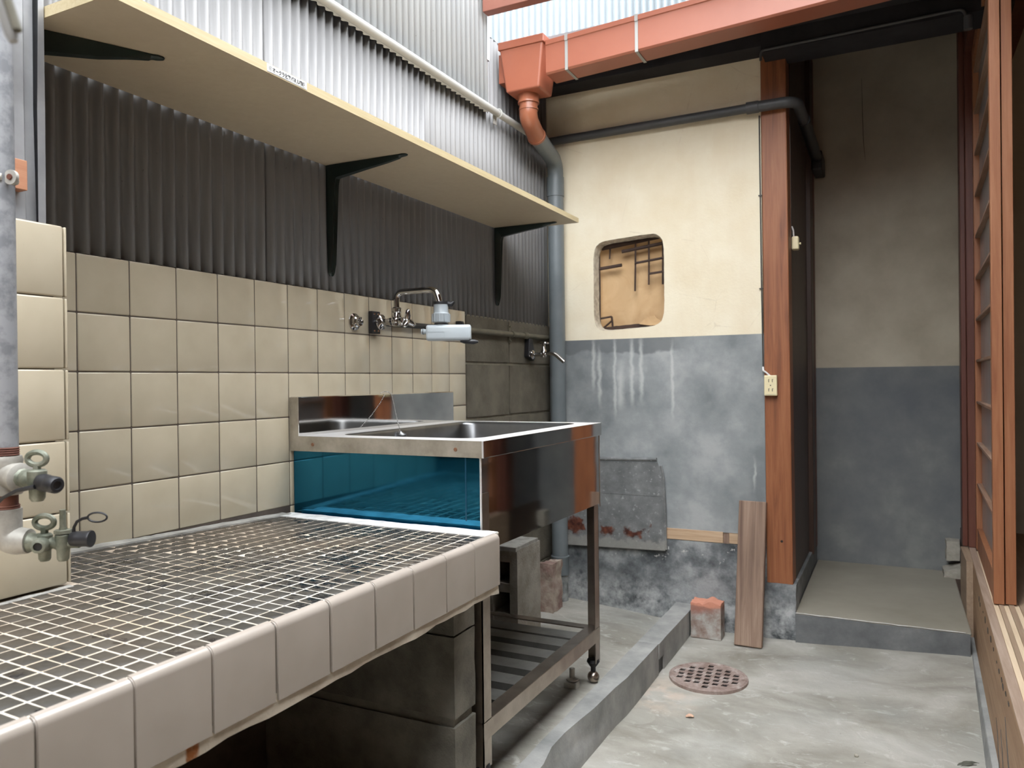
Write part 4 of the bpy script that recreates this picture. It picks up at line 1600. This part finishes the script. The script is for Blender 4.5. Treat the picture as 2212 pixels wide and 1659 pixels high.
mb = MB()
fbox(mb, -.036, .074, -.020, .018, 1.0265, 1.0655)
fb_ = mb.build('housing', M['filter_grey'], wfz)
mb = MB()
mb.box(-.03, .012, -.0204, -.0198, 1.048, 1.0484)
me, c0 = mb.mesh(M['filter_mid'], 'seam')
pp = cc + dv * -.012 + pv * -.0202
place('seam', me, (pp.x, pp.y, 1.0475), fb_, (0, 0, ph))
mb = MB()
mb.box(-.0002, .0002, -.0204, -.0198, 1.03, 1.048)
me, c0 = mb.mesh(M['filter_mid'], 'seam')
pp = cc + dv * .009 + pv * -.0202
place('seam', me, (pp.x, pp.y, 1.038), fb_, (0, 0, ph))
mb = MB()
mb.lathe([(.0165, 1.064), (.0165, 1.072), (.0215, 1.073), (.0215, 1.0935), (.0195, 1.0955), (.0185, 1.097), (.0185, 1.1165), (.0165, 1.117)], (cc.x, cc.y, 0), n=28)
for k in range(10):
    a = 2 * math.pi * k / 10
    mb.lathe([(.0022, 1.074), (.0022, 1.093)], (cc.x + .0212 * math.cos(a), cc.y + .0212 * math.sin(a), 0), n=6)
mb.build('collar', M['filter_mid'], wfz)
mb = MB()
mb.lathe([(.0172, 1.0668), (.0172, 1.0700)], (cc.x, cc.y, 0), n=24)
mb.build('seal_ring', M['black'], wfz)
mb = MB()
mb.lathe([(.0188, 1.1168), (.0188, 1.1235), (.0085, 1.125)], (cc.x, cc.y, 0), n=24)
e = cc + dv * .027 + pv * -.004
mb.tube([cc + dv * .014 + Vector((0, 0, 1.119)), e + Vector((0, 0, 1.117)), e + dv * .006 + Vector((0, 0, 1.123))], [.007, .006, .003], 10)
mb.build('clamp', M['black'], wfz)
mb = MB()
mb.lathe([(.0060, 0), (.0060, .006), (.0072, .007), (.0072, .012), (.006, .014)], cc + dv * -.036 + Vector((0, 0, 1.050)), -dv, 16)
mb.build('nozzle', M['filter_grey'], wfz)
mb = MB()
mb.lathe([(.0075, .0085), (.0075, .0105)], cc + dv * -.036 + Vector((0, 0, 1.050)), -dv, 16)
mb.build('nozzle_ring', M['black'], wfz)
mb = MB()
mb.tube([cc + dv * .048 + Vector((0, 0, 1.0265)), cc + dv * .060 + Vector((0, 0, 1.0245)), cc + dv * .082 + Vector((0, 0, 1.023)), cc + dv * .092 + Vector((0, 0, 1.023))], [.009, .013, .013, .006], 16, squash=(1, 1, .48))
mb.build('lever', M['black'], wfz)

# ---- water pipe behind the taps
wp = thing('water_pipe', 'level water pipe along the left wall, black over the tiles and olive over the blocks', 'pipe', (.016, 2.2, 1.09))
mb = MB()
mb.tube([(.0085, 1.658, 1.082), (.0085, 2.09, 1.087)], .0082, 12)
mb.build('black_sleeve', M['black'], wp)
mb = MB()
mb.tube([(.0120, 2.09, 1.087), (.0120, 2.76, 1.0905)], .0095, 12)
mb.build('steel_pipe', M['olive_pipe'], wp)
mb = MB()
mb.box(.001, .02, 2.063, 2.083, 1.083, 1.112)
mb.box(.02, .024, 2.066, 2.080, 1.090, 1.108)
mb.build('black_clip', M['black'], wp, .002)
mb = MB()
mb.lathe([(.011, -.016), (.0125, -.014), (.0125, .014), (.011, .016)], (.0120, 2.545, 1.0895), (0, 1, 0), 14)
mb.build('coupling', M['olive_pipe'], wp)
mb = MB()
mb.box(.0005, .006, 2.424, 2.436, 1.06, 1.122)
mb.tube([(.004, 2.43, 1.066), (.010, 2.43, 1.066)], .004, 8)
mb.tube([(.004, 2.43, 1.116), (.010, 2.43, 1.116)], .004, 8)
mb.tube(arc((.012, 2.43, 1.0895), .0115, -90, 90, 8, 'xz'), .002, 6)
mb.build('pipe_clamp', M['olive_pipe'], wp)

# ---- second tap near the corner
t2 = thing('garden_tap', 'small chrome garden tap on a black mount near the corner drainpipe', 'tap', (0, 2.585, 1.035))
TY, TZ = 2.585, 1.020
mb = MB()
mb.prism([(2.553, 1.012), (2.562, 1.080), (2.585, 1.080), (2.600, 1.045), (2.612, 1.010), (2.600, .998)], 'x', .0008, .022)
mn = mb.build('wall_mount', M['black'], t2, .003)
for dy, dz in ((-.022, .01), (-.026, -.004)):
    mb = MB()
    mb.lathe([(.004, 0), (.003, .002)], (.022, TY + dy, TZ + dz), (1, 0, 0), 8)
    mb.build('screw', M['chrome'], mn)
mb = MB()
mb.lathe([(.008, .022), (.018, .024), (.016, .027), (.0075, .030), (.007, .05), (.0095, .056), (.0095, .074), (.006, .08)], (0, TY, TZ), (1, 0, 0), 16)
mb.lathe([(.010, -.012), (.012, 0), (.009, .014), (.006, .018), (.006, .034)], (.067, TY, TZ + .002), (0, 0, 1), 14)
mb.build('valve_body', M['chrome'], t2)
mb = MB()
mb.lathe([(.006, .036), (.017, .039), (.0185, .042), (.017, .045), (.006, .047), (.003, .049)], (.067, TY, TZ), (.05, 0, 1), 18)
mb.build('handle', M['chrome'], t2)
mb = MB()
mb.tube(bend([(.075, TY, TZ + .002), (.108, TY, TZ + .004), (.148, TY, TZ - .030)], .018, 6), [.0075] * 3 + [.0072] * 6, 12)
mb.build('spout', M['chrome'], t2)

# ---- rain gutter, hopper, downpipe
gt = thing('rain_gutter', 'terracotta coloured box gutter along the eave of the back wall', 'gutter', (.8, 2.4, 2.0))


def gz(x):
    return 1.951 + (x - .187) * .046


def gut(x0, x1):
    mb = MB()
    for xa, xb in ((x0, x1),):
        A, B = gz(xa), gz(xb)
        sec = [(2.366, .114), (2.363, .114), (2.363, .098), (2.366, .096), (2.366, .006), (2.372, 0), (2.456, 0), (2.462, .006), (2.462, .112), (2.458, .112), (2.458, .008), (2.371, .008), (2.371, .114)]
        k = len(sec)
        va = [(xa, y, A + z) for y, z in sec]
        vb = [(xb, y, B + z) for y, z in sec]
        mb.add(va + vb, [(i, (i + 1) % k, k + (i + 1) % k, k + i) for i in range(k)])
        mb.add(va, [tuple(range(k))])
        mb.add(vb, [tuple(range(k))])
    return mb.build('trough', M['gutter'], gt, .0008)


gut(.1845, 1.62)
mb = MB()
sec = [(2.366, 0), (2.366, .096), (2.462, .096), (2.462, 0)]
mb.box(.002, .03, 2.375, 2.455, 1.955, 2.055)
STUB = mb
for x, w in ((.255, .010), (.495, .010)):
    A = gz(x)
    mb = MB()
    mb.box(x, x + w, 2.3635, 2.3655, A - .001, A + .113)
    mb.box(x, x + w, 2.3635, 2.46, A - .0022, A - .0005)
    mb.box(x, x + w, 2.3605, 2.364, A + .094, A + .114)
    mb.box(x - .001, x + w + .001, 2.361, 2.39, A + .112, A + .116)
    mb.build('strap', M['strap'], gt)
hp = thing('rain_hopper', 'terracotta coloured tapered rainwater hopper at the left end of the gutter', 'hopper', (.1, 2.42, 1.91))
mb = MB()
mb.hexa([(.036, 2.362, 1.914), (.160, 2.362, 1.914), (.160, 2.472, 1.914), (.036, 2.472, 1.914)],
        [(.017, 2.352, 2.062), (.180, 2.352, 2.062), (.180, 2.486, 2.062), (.017, 2.486, 2.062)])
mb.build('bowl', M['gutter'], hp, .006, 3)
mb = MB()
mb.box(.0135, .184, 2.348, 2.490, 2.058, 2.085)
mb.build('top_band', M['gutter'], hp, .002)
STUB.build('end_stub', M['gutter'], hp, .002)
mb = MB()
mb.lathe([(.036, 1.916), (.036, 1.893), (.0375, 1.891), (.0375, 1.885), (.033, 1.884)], (.094, 2.42, 0), n=24)
mb.build('outlet', M['gutter_pipe'], hp)

dp = thing('downpipe', 'grey drainpipe in the corner with a copper brown elbow under the hopper', 'drainpipe', (.052, 2.745, 0))
mb = MB()
path = bend([(.094, 2.42, 1.889), (.092, 2.42, 1.835), (.080, 2.515, 1.800)], .035, 8)
mb.tube(path, .0315, 20)
mb.lathe([(.0335, 0), (.0335, .006)], (.094, 2.42, 1.862), (0, 0, 1), 22)
d_ = Vector((-.012, .095, -.035)).normalized()
mb.lathe([(.034, -.006), (.034, .004), (.032, .005)], (.080, 2.515, 1.800), d_, 22)
mb.build('brown_elbow', M['gutter_pipe'], dp)
mb = MB()
path = bend([(.081, 2.509, 1.802), (.053, 2.748, 1.768), (.051, 2.748, 1.64)], .055, 8)
mb.tube(path, .0305, 20)
mb.lathe([(.0335, 0), (.0335, .075)], (.0515, 2.748, 1.635), (0, 0, 1), 22)
mb.build('grey_bend', M['pvc'], dp)
mb = MB()
mb.tube([(.0515, 2.748, 1.66), (.054, 2.748, .20)], .031, 20)
mb.lathe([(.031, .245), (.036, .243), (.036, .238), (.0345, .235), (.0345, .172), (.031, .17)], (.054, 2.748, 0), n=22)
mb.build('straight_pipe', M['pvc'], dp)
mb = MB()
mb.tube([(.0545, 2.748, .20), (.056, 2.748, .066)], .0285, 18)
mb.build('buried_pipe', M['pvc_old'], dp)

# ---- red brown beam across the yard
rb = thing('cross_beam', 'red brown painted timber crossing above the gutter', 'beam', (.8, 2.25, 2.2))
mb = MB()
mb.box(.022, 1.62, 2.225, 2.262, 2.137, 2.23)
mb.build('beam', M['steel_beam'], rb, .002)

# ---- waste pipe across the back wall
vp = thing('wall_pipe', 'dark grey pipe crossing the back wall above the broken window and turning into the alcove', 'pipe', (.5, 2.78, 1.86))
mb = MB()
mb.tube([(.004, 2.7785, 1.862), (.80, 2.7635, 1.862)], .0160, 16)
mb.build('tube', M['pvc_dark'], vp)
mb = MB()
mb.tube(bend([(.80, 2.7635, 1.862), (.935, 2.765, 1.862), (.938, 3.0, 1.852)], .05, 8), .0185, 16)
mb.lathe([(.0205, -.03), (.0205, .01)], (.80, 2.7635, 1.862), (1, 0, 0), 16)
mb.build('elbow', M['pvc_dark'], vp)
mb = MB()
mb.tube([(.938, 2.96, 1.854), (.938, 3.60, 1.838)], .0215, 16)
mb.build('shadowed_length', M['black'], vp)  # same pipe, coloured black here for the alcove's shadow
mb = MB()
mb.box(.918, .96, 3.44, 3.6, 1.79, 1.87)
mb.build('junction', M['black'], vp, .006)

cn = thing('eave_conduit', 'thin dark conduit running under the eave in front of the alcove', 'pipe', (1.15, 2.66, 2.02))
mb = MB()
mb.tube(bend([(.83, 2.690, 1.99), (.83, 2.688, 2.022), (1.42, 2.688, 2.030), (1.43, 2.688, 1.97)], .02, 6), .0045, 10)
mb.build('tube', M['pvc_dark'], cn)
mb = MB()
mb.lathe([(.012, -.02), (.012, .02)], (1.43, 2.688, 1.985), (0, 0, 1), 12)
mb.build('end_fitting', M['pvc_dark'], cn)

# ---- wooden post
ps = thing('wooden_post', 'square orange brown timber post standing between the plaster wall and the alcove', 'post', (.855, YB, .21))
mb = MB()
mb.hexa([(.8185, YB - .008, .210), (.905, YB - .008, .210), (.905, YB + .078, .210), (.8185, YB + .078, .210)],
        [(.8135, YB - .008, 2.045), (.897, YB - .008, 2.045), (.897, YB + .078, 2.045), (.8135, YB + .078, 2.045)])
mb.build('shaft', M['post'], ps, .003)
mb = MB()
mb.lathe([(.0045, 0), (.0035, .0005)], (.869, YB - .0082, .358), (0, -1, 0), 12)
mb.build('knot', M['crack'], ps)

# ---- socket, its cables, pull switch
ol = thing('wall_outlet', 'ivory double wall outlet screwed to the front of the timber post', 'outlet', (.84, YB - .01, .86))
mb = MB()
mb.box(.8185, .8610, YB - .030, YB - .0085, .8625, .933)
bo = mb.build('case', M['ivory'], ol, .003)
for zc_ in (.914, .882):
    for xx in (.834, .846):
        mb = MB()
        mb.box(xx - .001, xx + .001, YB - .0303, YB - .0296, zc_ - .005, zc_ + .005)
        mb.box(xx - .001, xx + .003, YB - .0303, YB - .0296, zc_ + .004, zc_ + .0055)
        mb.build('slot', M['socket_slot'], bo)
mb = MB()
mb.lathe([(.0022, 0), (.0018, .0004)], (.840, YB - .0299, .898), (0, -1, 0), 10)
mb.build('screw', M['socket_slot'], bo)
mb = MB()
mb.box(.823, .857, YB - .0302, YB - .0296, .8665, .8675)
mb.box(.823, .857, YB - .0302, YB - .0296, .8975 + .005, .8978 + .005)
mb.build('cover_line', M['strap'], bo)
cb = thing('power_cable', 'pale cable end dropping from the thin dark cord beside the post to the ivory outlet', 'cable', (.812, YB - .01, .95))
mb = MB()
mb.tube([(.8125, YB - .006, .962), (.814, YB - .014, .950), (.824, YB - .018, .943), (.838, YB - .018, .930)], .0032, 8)
mb.build('pale_end', M['cable_white'], cb)
mb = MB()
mb.tube([(.8125, YB - .004, .962), (.8095, YB - .004, 1.30), (.8075, YB - .004, 1.84)], .0022, 8)
for z in (1.235, 1.56):
    mb.box(.802, .815, YB - .007, YB - .001, z, z + .003)
mb.build('dark_cord', M['cable_dark'], cb)
sw = thing('pull_switch', 'small ivory switch box on the dark boards inside the alcove', 'switch', (.906, 2.88, 1.4))
mb = MB()
mb.box(.9005, .9245, YB + .078, YB + .112, 1.376, 1.424)
mb.build('case', M['ivory'], sw, .006, 3)
mb = MB()
mb.lathe([(.004, 0), (.0045, .006), (.002, .007)], (.9245, YB + .095, 1.398), (1, 0, 0), 10)
mb.build('knob', M['ivory'], sw)
mb = MB()
mb.tube([(.907, YB + .09, 1.423), (.906, YB + .09, 1.445), (.902, YB + .085, 1.46)], .0028, 8)
mb.build('cable', M['cable_white'], sw)

# ---- galvanised panel leaning on the back wall
gp = thing('galvanised_panel', 'dented galvanised sheet panel with rust patches fixed low on the back wall', 'metal panel', (.27, 2.78, .28))
mb = MB()
outl = [(.07, .281), (.461, .2905), (.459, .43), (.457, .55), (.449, .600), (.440, .606), (.437, .6165), (.082, .611)]
nn = len(outl)
mb.prism(outl, 'y', YB - .020, YB - .014)
mb.build('sheet', M['galv'], gp, .0015)
mb = MB()
mb.tube([(.083, YB - .020, .620), (.433, YB - .020, .627)], .0075, 10)
mb.build('rolled_top', M['galv'], gp)
mb = MB()
mb.tube([(.448, YB - .017, .605), (.456, YB - .015, .56), (.460, YB - .014, .45), (.462, YB - .013, .295)], .005, 8)
mb.build('folded_edge', M['galv'], gp)
mb = MB()
mb.box(.08, .445, YB - .0212, YB - .0195, .4915, .4935)
mb.build('seam', M['galv'], gp)

# ---- leaning plank
me_ = MB()
me_.hexa([(-.0455, -.014, 0), (.0455, -.014, 0), (.0455, .014, 0), (-.0455, .014, 0)], [(-.0455, -.014, .487), (.0455, -.014, .487), (.0455, .014, .487), (-.0455, .014, .487)])
mm, c0 = me_.mesh(M['plank'], 'plank')
for v in mm.vertices:
    v.co += c0
pk = place('wooden_plank', mm, (.7720, 2.678, .016), None, (-.185, .012, 0))
bv = pk.modifiers.new('bevel', 'BEVEL')
bv.width = .003
bv.segments = 2
tag(pk, 'short weathered plank leaning against the back wall beside the orange post', 'plank')


# ---- bricks and blocks
def brick_fn(x, y, z):
    if z > .115:
        z += .006 * noise.noise(Vector((x * 40, y * 40, 1))) + .004 * noise.noise(Vector((x * 90, y * 90, 4)))
        z += .008 * math.exp(-((x - .640) / .014) ** 2) - .003
    return (x, y, z)


bk = rough_box('broken_brick', M['brick'], (.574, .678, 2.692, 2.757, .0165, .142), None, .007, .0012, 30, brick_fn)
tag(bk, 'broken half brick with a fresh orange top standing by the kerb end', 'brick')
bd = rough_box('mortared_brick', M['brick_dirty'], (.042, .101, 2.565, 2.655, .074, .252), None, .012, .008, 18,
               lambda x, y, z: (x + (.018 * (z - .2) / .06 * .6 if z > .2 and x < .08 else 0), y, z), 5)
tag(bd, 'mortar smeared brick standing on end under the sink beside the drainpipe', 'brick')

hb = thing('hollow_block', 'hollow concrete block standing on end under the far side of the sink', 'concrete block', (.14, 2.22, .09))
HB0, HB1, HY0, HY1, HZb, HZt = .070, .180, 2.115, 2.285, .0885, .402


def hb_box(nm, b, sd=0, mat='hollow'):
    return rough_box(nm, M[mat], b, hb, .016, .0018, 30, None, sd)


hb_box('face_shell', (HB1 - .026, HB1, HY0, HY1, HZb, HZt), 1)
hb_box('face_shell', (HB0, HB0 + .024, HY0, HY1, HZb, HZt), 2)
for k, (a, b) in enumerate(((HZb, .112), (.176, .202), (.268, .296), (.362, HZt))):
    hb_box('web', (HB0 + .02, HB1 - .02, HY0 + .003, HY1 - .003, a, b), 3 + k)
rough_box('mortar_cap', M['mortar_grey'], (HB0 + .005, HB1 - .002, HY0 - .004, HY1 - .01, HZt - .004, HZt + .009), hb, .014, .004, 30, None, 9)
mb = MB()
mb.box(HB0 + .022, HB1 - .024, HY1 - .012, HY1 - .006, HZb + .01, HZt - .01)
mb.build('dark_core', M['pit_shade'], hb)

vl = thing('plastic_valve', 'small dusty ivory plastic fitting lying on the slab behind the ball foot', 'pipe fitting', (.425, 1.955, .09))
mb = MB()
mb.box(.412, .450, 1.920, 1.946, .0895, .1060)
mb.build('base_block', M['pale_plastic'], vl, .002)
mb = MB()
mb.lathe([(.0100, .1060), (.0100, .111), (.0075, .1125), (.0075, .137), (.006, .138)], (.428, 1.944, 0), n=14)
mb.build('spigot', M['pale_plastic'], vl)
mb = MB()
mb.lathe([(.0170, .1085), (.0170, .1118)], (.431, 1.938, 0), n=16)
mb.build('collar', M['pale_plastic'], vl)

# ---- drain cover
dc = thing('drain_cover', 'round rusty cast iron drain cover set in the concrete floor', 'drain cover', (.706, 2.36, 0))
RC = .1165
fz = floor_z(.706, 2.36)
bm = bmesh.new()
bmesh.ops.create_cone(bm, cap_ends=True, cap_tris=False, segments=64, radius1=RC, radius2=RC - .001, depth=.0040)
me = bpy.data.meshes.new('plate')
bm.to_mesh(me)
bm.free()
plate = bpy.data.objects.new('plate_tmp', me)
COL.objects.link(plate)
cut = MB()
ang = .10
for i in range(-4, 5):
    for j in range(-7, 8):
        x, y = i * .0270, j * .0285
        if i * i * .0270 ** 2 + y * y > (RC - .027) ** 2 or abs(i) > 3:
            continue
        hx_, hy_ = .0084, .0104
        sk_ = .0025
        cut.hexa([(x - hx_ - sk_, y - hy_, -.02), (x + hx_ - sk_, y - hy_, -.02), (x + hx_ + sk_, y + hy_, -.02), (x - hx_ + sk_, y + hy_, -.02)],
                 [(x - hx_ - sk_, y - hy_, .02), (x + hx_ - sk_, y - hy_, .02), (x + hx_ + sk_, y + hy_, .02), (x - hx_ + sk_, y + hy_, .02)])
for x in (-.101, .101):
    cut.box(x - .004, x + .004, -.003, .003, -.02, .02)
cme, cc0 = cut.mesh(M['pit_shade'], 'cut', Vector((0, 0, 0)))
cutter = bpy.data.objects.new('cut_tmp', cme)
COL.objects.link(cutter)
bo_ = plate.modifiers.new('b', 'BOOLEAN')
bo_.operation = 'DIFFERENCE'
bo_.solver = 'EXACT'
bo_.object = cutter
dg = bpy.context.evaluated_depsgraph_get()
pme = bpy.data.meshes.new_from_object(plate.evaluated_get(dg))
bpy.data.objects.remove(plate)
bpy.data.objects.remove(cutter)
pme.materials.clear()
pme.materials.append(M['cover'])
for p in pme.polygons:
    p.material_index = 0
tilt = (.0, 0, ang)
place('cover_plate', pme, (.706, 2.36, fz + .0064), dc, tilt)
mb = MB()
ringp = arc((.706, 2.36, fz + .0083), RC - .007, 0, 360, 64, 'xy')[:-1]
mb.tube(ringp, .0035, 8, closed=True, squash=(1, 1, .6))
mb.lathe([(RC + .001, fz - .002), (RC + .001, fz + .0075), (RC - .002, fz + .0088)], (.706, 2.36, 0), n=64, cap=False)
mb.build('raised_ring', M['cover'], dc)
mb = MB()
mb.lathe([(RC - .004, fz + .0010), (RC - .004, fz + .0024)], (.706, 2.36, 0), n=48)
mb.build('pit_shade', M['pit_shade'], dc)  # flat black disc, the darkness under the cover is in its colour

# ---- rubble in the alcove corner
rb1 = rough_box('rubble_chunk', M['rubble'], (1.392, 1.452, 3.50, 3.61, .120, .160), None, .012, .008, 25,
                lambda x, y, z: (x, y, z if z < .14 else .14 + (z - .14) * max(.1, (x - 1.385) / .06)))
tag(rb1, 'pale crumbled rubble lump lying on the alcove step in its right corner', 'rubble')
rb2 = rough_box('broken_concrete', M['rubble'], (1.405, 1.452, 3.56, 3.618, .178, .255), None, .012, .006, 25, None, 4)
tag(rb2, 'jagged pale concrete piece in the right corner of the alcove above the crumbled lump', 'rubble')


# ---- leaves
def leaf(name, c, L_, w, rot, mat, label):
    mb = MB()
    n = 8
    top, bot = [], []
    for i in range(n + 1):
        s_ = i / n
        ww = w * math.sin(math.pi * s_) ** .7 * (1 + .2 * math.sin(i * 2.3))
        z = .003 + .004 * math.sin(s_ * 3)
        top.append((L_ * (s_ - .5), ww, z + .003))
        bot.append((L_ * (s_ - .5), -ww, z))
    mid = [(L_ * (i / n - .5), 0, .0015 + .004 * math.sin(i / n * 3)) for i in range(n + 1)]
    vs = top + mid + bot
    fs = [(i, i + 1, n + 2 + i, n + 1 + i) for i in range(n)] + [(n + 1 + i, n + 2 + i, 2 * n + 3 + i, 2 * n + 2 + i) for i in range(n)]
    cr, sr = math.cos(rot), math.sin(rot)
    mb.add([(c[0] + x * cr - y * sr, c[1] + x * sr + y * cr, c[2] + z) for x, y, z in vs], fs, True)
    o = mb.build(name, mat)
    sd = o.modifiers.new('t', 'SOLIDIFY')
    sd.thickness = .0006
    return tag(o, label, 'leaf')


leaf('dry_leaf', (.717, 2.078, .001), .022, .006, .3, M['leaf'], 'small pinkish dry leaf scrap on the concrete floor in front of the drain cover')
leaf('dead_leaf', (1.372, 2.096, .001), .055, .007, .55, M['leaf_dark'], 'dark curled dead leaf on the floor beside the wooden sill')
pb = MB()
pb.ball((1.133, 2.037, .0035), .0055, 8, .7)
tag(pb.build('pebble', M['rubble']), 'tiny pebble on the open concrete floor in the foreground', 'pebble')

# ---- gas pipe with two cocks at the near left edge
gs = thing('gas_pipe', 'old grey gas pipe in front of the tiled pier at the left edge', 'pipe', (.272, .55, .76))
GX, GY = .2735, .55
TW = .46
mb = MB()
mb.tube([(GX, GY, .852), (GX, GY, 2.3)], .0135, 18)
mb.build('riser', M['pipe_galv'], gs)
mb = MB()
for k in range(4):
    mb.lathe([(.0136, 0), (.0146, .0012), (.0136, .0024)], (GX, GY, .8425 + .0026 * k), n=18)
mb.tube([(GX, GY, .838), (GX, GY, .856)], .0125, 16)
mb.build('thread', M['rust_thread'], gs)
mb = MB()
for k in range(3):
    mb.lathe([(.0136, 0), (.0144, .0012), (.0136, .0024)], (GX, GY, .776 + .0026 * k), n=18)
mb.tube([(GX, GY, .772), (GX, GY, .800)], .0126, 16)
mb.build('thread', M['rust_thread'], gs)
mb = MB()
mb.lathe([(.0165, .796), (.0178, .799), (.0172, .806), (.0172, .832), (.0182, .837), (.0165, .842)], (GX, GY, 0), n=22)
mb.lathe([(.0165, .0), (.0160, .018), (.0172, .024), (.0172, .030), (.0105, .033)], (GX, GY, .819), (1, 0, -.06), 20)
mb.build('tee', M['pipe_fit'], gs)
mb = MB()
mb.tube(bend([(GX, GY, .779), (GX, GY, .741), (GX + .027, GY, .740)], .020, 8), [.0165] + [.0164] * 9 + [.0145], 18)
mb.turn((GX, GY), TW).build('elbow', M['pipe_fit'], gs)
mb = MB()
mb.tube(arc((GX, GY, 1.172), .0152, 30, 330, 20, 'xy'), .0026, 8, squash=(1, 1, 1.6))
mb.lathe([(.0088, -.0022), (.0088, .0022)], (GX + .019, GY, 1.172), (.25, -.9, .0), 16)
ck = mb.build('pipe_clamp', M['pipe_fit'], gs)
mb = MB()
mb.lathe([(.0034, -.0030), (.0034, .0030)], (GX + .0195, GY - .001, 1.172), (.25, -.9, .0), 12)
mb.build('bolt', M['rust_thread'], ck)


def cock(x, z, second):
    """gas cock screwed into the pipe, opening to the right"""
    mb = MB()
    ax = (1, 0, -.05)
    if not second:
        mb.lathe([(.0105, 0), (.0112, .003), (.0095, .006), (.0108, .009), (.0108, .020), (.0085, .023), (.0085, .036)], (x, GY, z), ax, 10)
        mb.lathe([(.006, -.026), (.0085, -.022), (.0088, -.010), (.0105, -.006), (.0105, .009), (.008, .011)], (x + .030, GY, z), n=14)
        b = mb.build('gas_cock', M['brass_old'], gs)
        hx0 = [x + .030]
    else:
        mb.lathe([(.0112, 0), (.0118, .004), (.0100, .008), (.0112, .012), (.0112, .016), (.0080, .018), (.0068, .032), (.0080, .035), (.0080, .046), (.005, .048), (.005, .062)], (x, GY, z), ax, 12)
        for dx in (.020, .042):
            mb.lathe([(.005, -.023), (.0068, -.020), (.0072, -.010), (.0090, -.006), (.0090, .008), (.0065, .010)], (x + dx, GY, z), n=14)
        mb.lathe([(.0095, 0), (.0092, .010), (.0078, .016), (.0050, .017), (.0050, .010)], (x + .020, GY - .004, z - .002), (.25, -1, 0), 16)
        b = mb.turn((GX, GY), TW).build('gas_cock', M['brass_old'], gs)
        mb = MB()
        mb.lathe([(.0046, .0145), (.0046, .0150)], (x + .020, GY - .004, z - .002), (.25, -1, 0), 14)
        mb.turn((GX, GY), TW).build('bore', M['pit_shade'], b)
        hx0 = [x + .020, x + .042]
    for i, hx_ in enumerate(hx0):
        mb = MB()
        hz_ = z + .011
        mb.tube([(hx_, GY, hz_ - .004), (hx_, GY, hz_ + .006)], .0042, 8)
        if i == 0:
            pts = [(hx_ + .0115 * math.cos(a), GY, hz_ + .0125 + .0075 * math.sin(a)) for a in [2 * math.pi * k / 20 for k in range(20)]]
            mb.tube(pts, .0034, 8, closed=True)
        else:
            mb.tube([(hx_, GY, hz_ + .003), (hx_, GY, hz_ + .027)], .0036, 8)
            mb.lathe([(.010, -.002), (.010, .002)], (hx_, GY, hz_ + .001), n=6)
        if second:
            mb.turn((GX, GY), TW)
        else:
            mb.turn((hx_, GY), .4)
        mb.build('handle', M['brass_old'], b)
    return b


b1 = cock(.3035, .8175, False)
mb = MB()
mb.lathe([(.0078, 0), (.0098, .002), (.0102, .012), (.0094, .014), (.0098, .018), (.0098, .030), (.0080, .033), (.0050, .0332), (.0045, .031), (.0005, .031)], (.340, GY, .8140), (1, -.04, -.06), 20)
mb.build('rubber_cap', M['black'], b1)
mb = MB()
mb.tube([(.345, GY - .010, .810), (.325, GY - .018, .806), (.305, GY - .022, .797), (.295, GY - .024, .789)], [.0028, .0022, .0020, .0022], 8)
ring = [(.284 + .0108 * math.cos(a), GY - .026, .7785 + .0115 * math.sin(a)) for a in [2 * math.pi * k / 24 for k in range(24)]]
mb.tube(ring, .0013, 8, closed=True)
mb.build('cap_strap', M['black'], b1)
b2 = cock(.2985, .7390, True)
mb = MB()
mb.lathe([(.0070, 0), (.0088, .002), (.0092, .010), (.0092, .020), (.0102, .0235), (.0098, .025), (.0005, .0255)], (.3500, GY, .7420), (1, -.02, .0), 20)
mb.turn((GX, GY), TW).build('rubber_cap', M['black'], b2)
mb = MB()
mb.tube([(.3535, GY, .7500), (.3540, GY, .7560), (.3575, GY, .7625), (.3640, GY, .7660), (.3705, GY, .7672)], [.0022, .0018, .0018, .0018, .002], 8)
ring = [(.3820 + .0115 * math.cos(a), GY, .7675 + .0056 * math.sin(a)) for a in [2 * math.pi * k / 24 for k in range(24)]]
mb.tube(ring, .0012, 8, closed=True)
mb.turn((GX, GY), TW).build('cap_strap', M['black'], b2)
ob_ = MB()
ob_.box(.138, .163, .617, .648, 1.193, 1.234)
tag(ob_.build('wood_packer', M['orange_block'], None, .001), 'small orange wooden block behind the gas pipe clamp', 'wood block')

rd = thing('metal_rod', 'pale blurred rod end poking in at the upper left corner', 'rod', (.80, .25, 1.12))
mb = MB()
a, b = Vector((.8050, .2385, 1.142)), Vector((.8158, .2435, 1.1045))
mb.tube([a, b - (b - a).normalized() * .004, b], [.0032, .0032, .0022], 12)
mb.build('shaft', M['conduit'], rd)
mb = MB()
off = Vector((.0030, .0015, .0012))
mb.tube([a + off, b + off + (a - b) * .12], .0026, 10)
mb.build('dark_sleeve', M['olive_pipe'], rd)
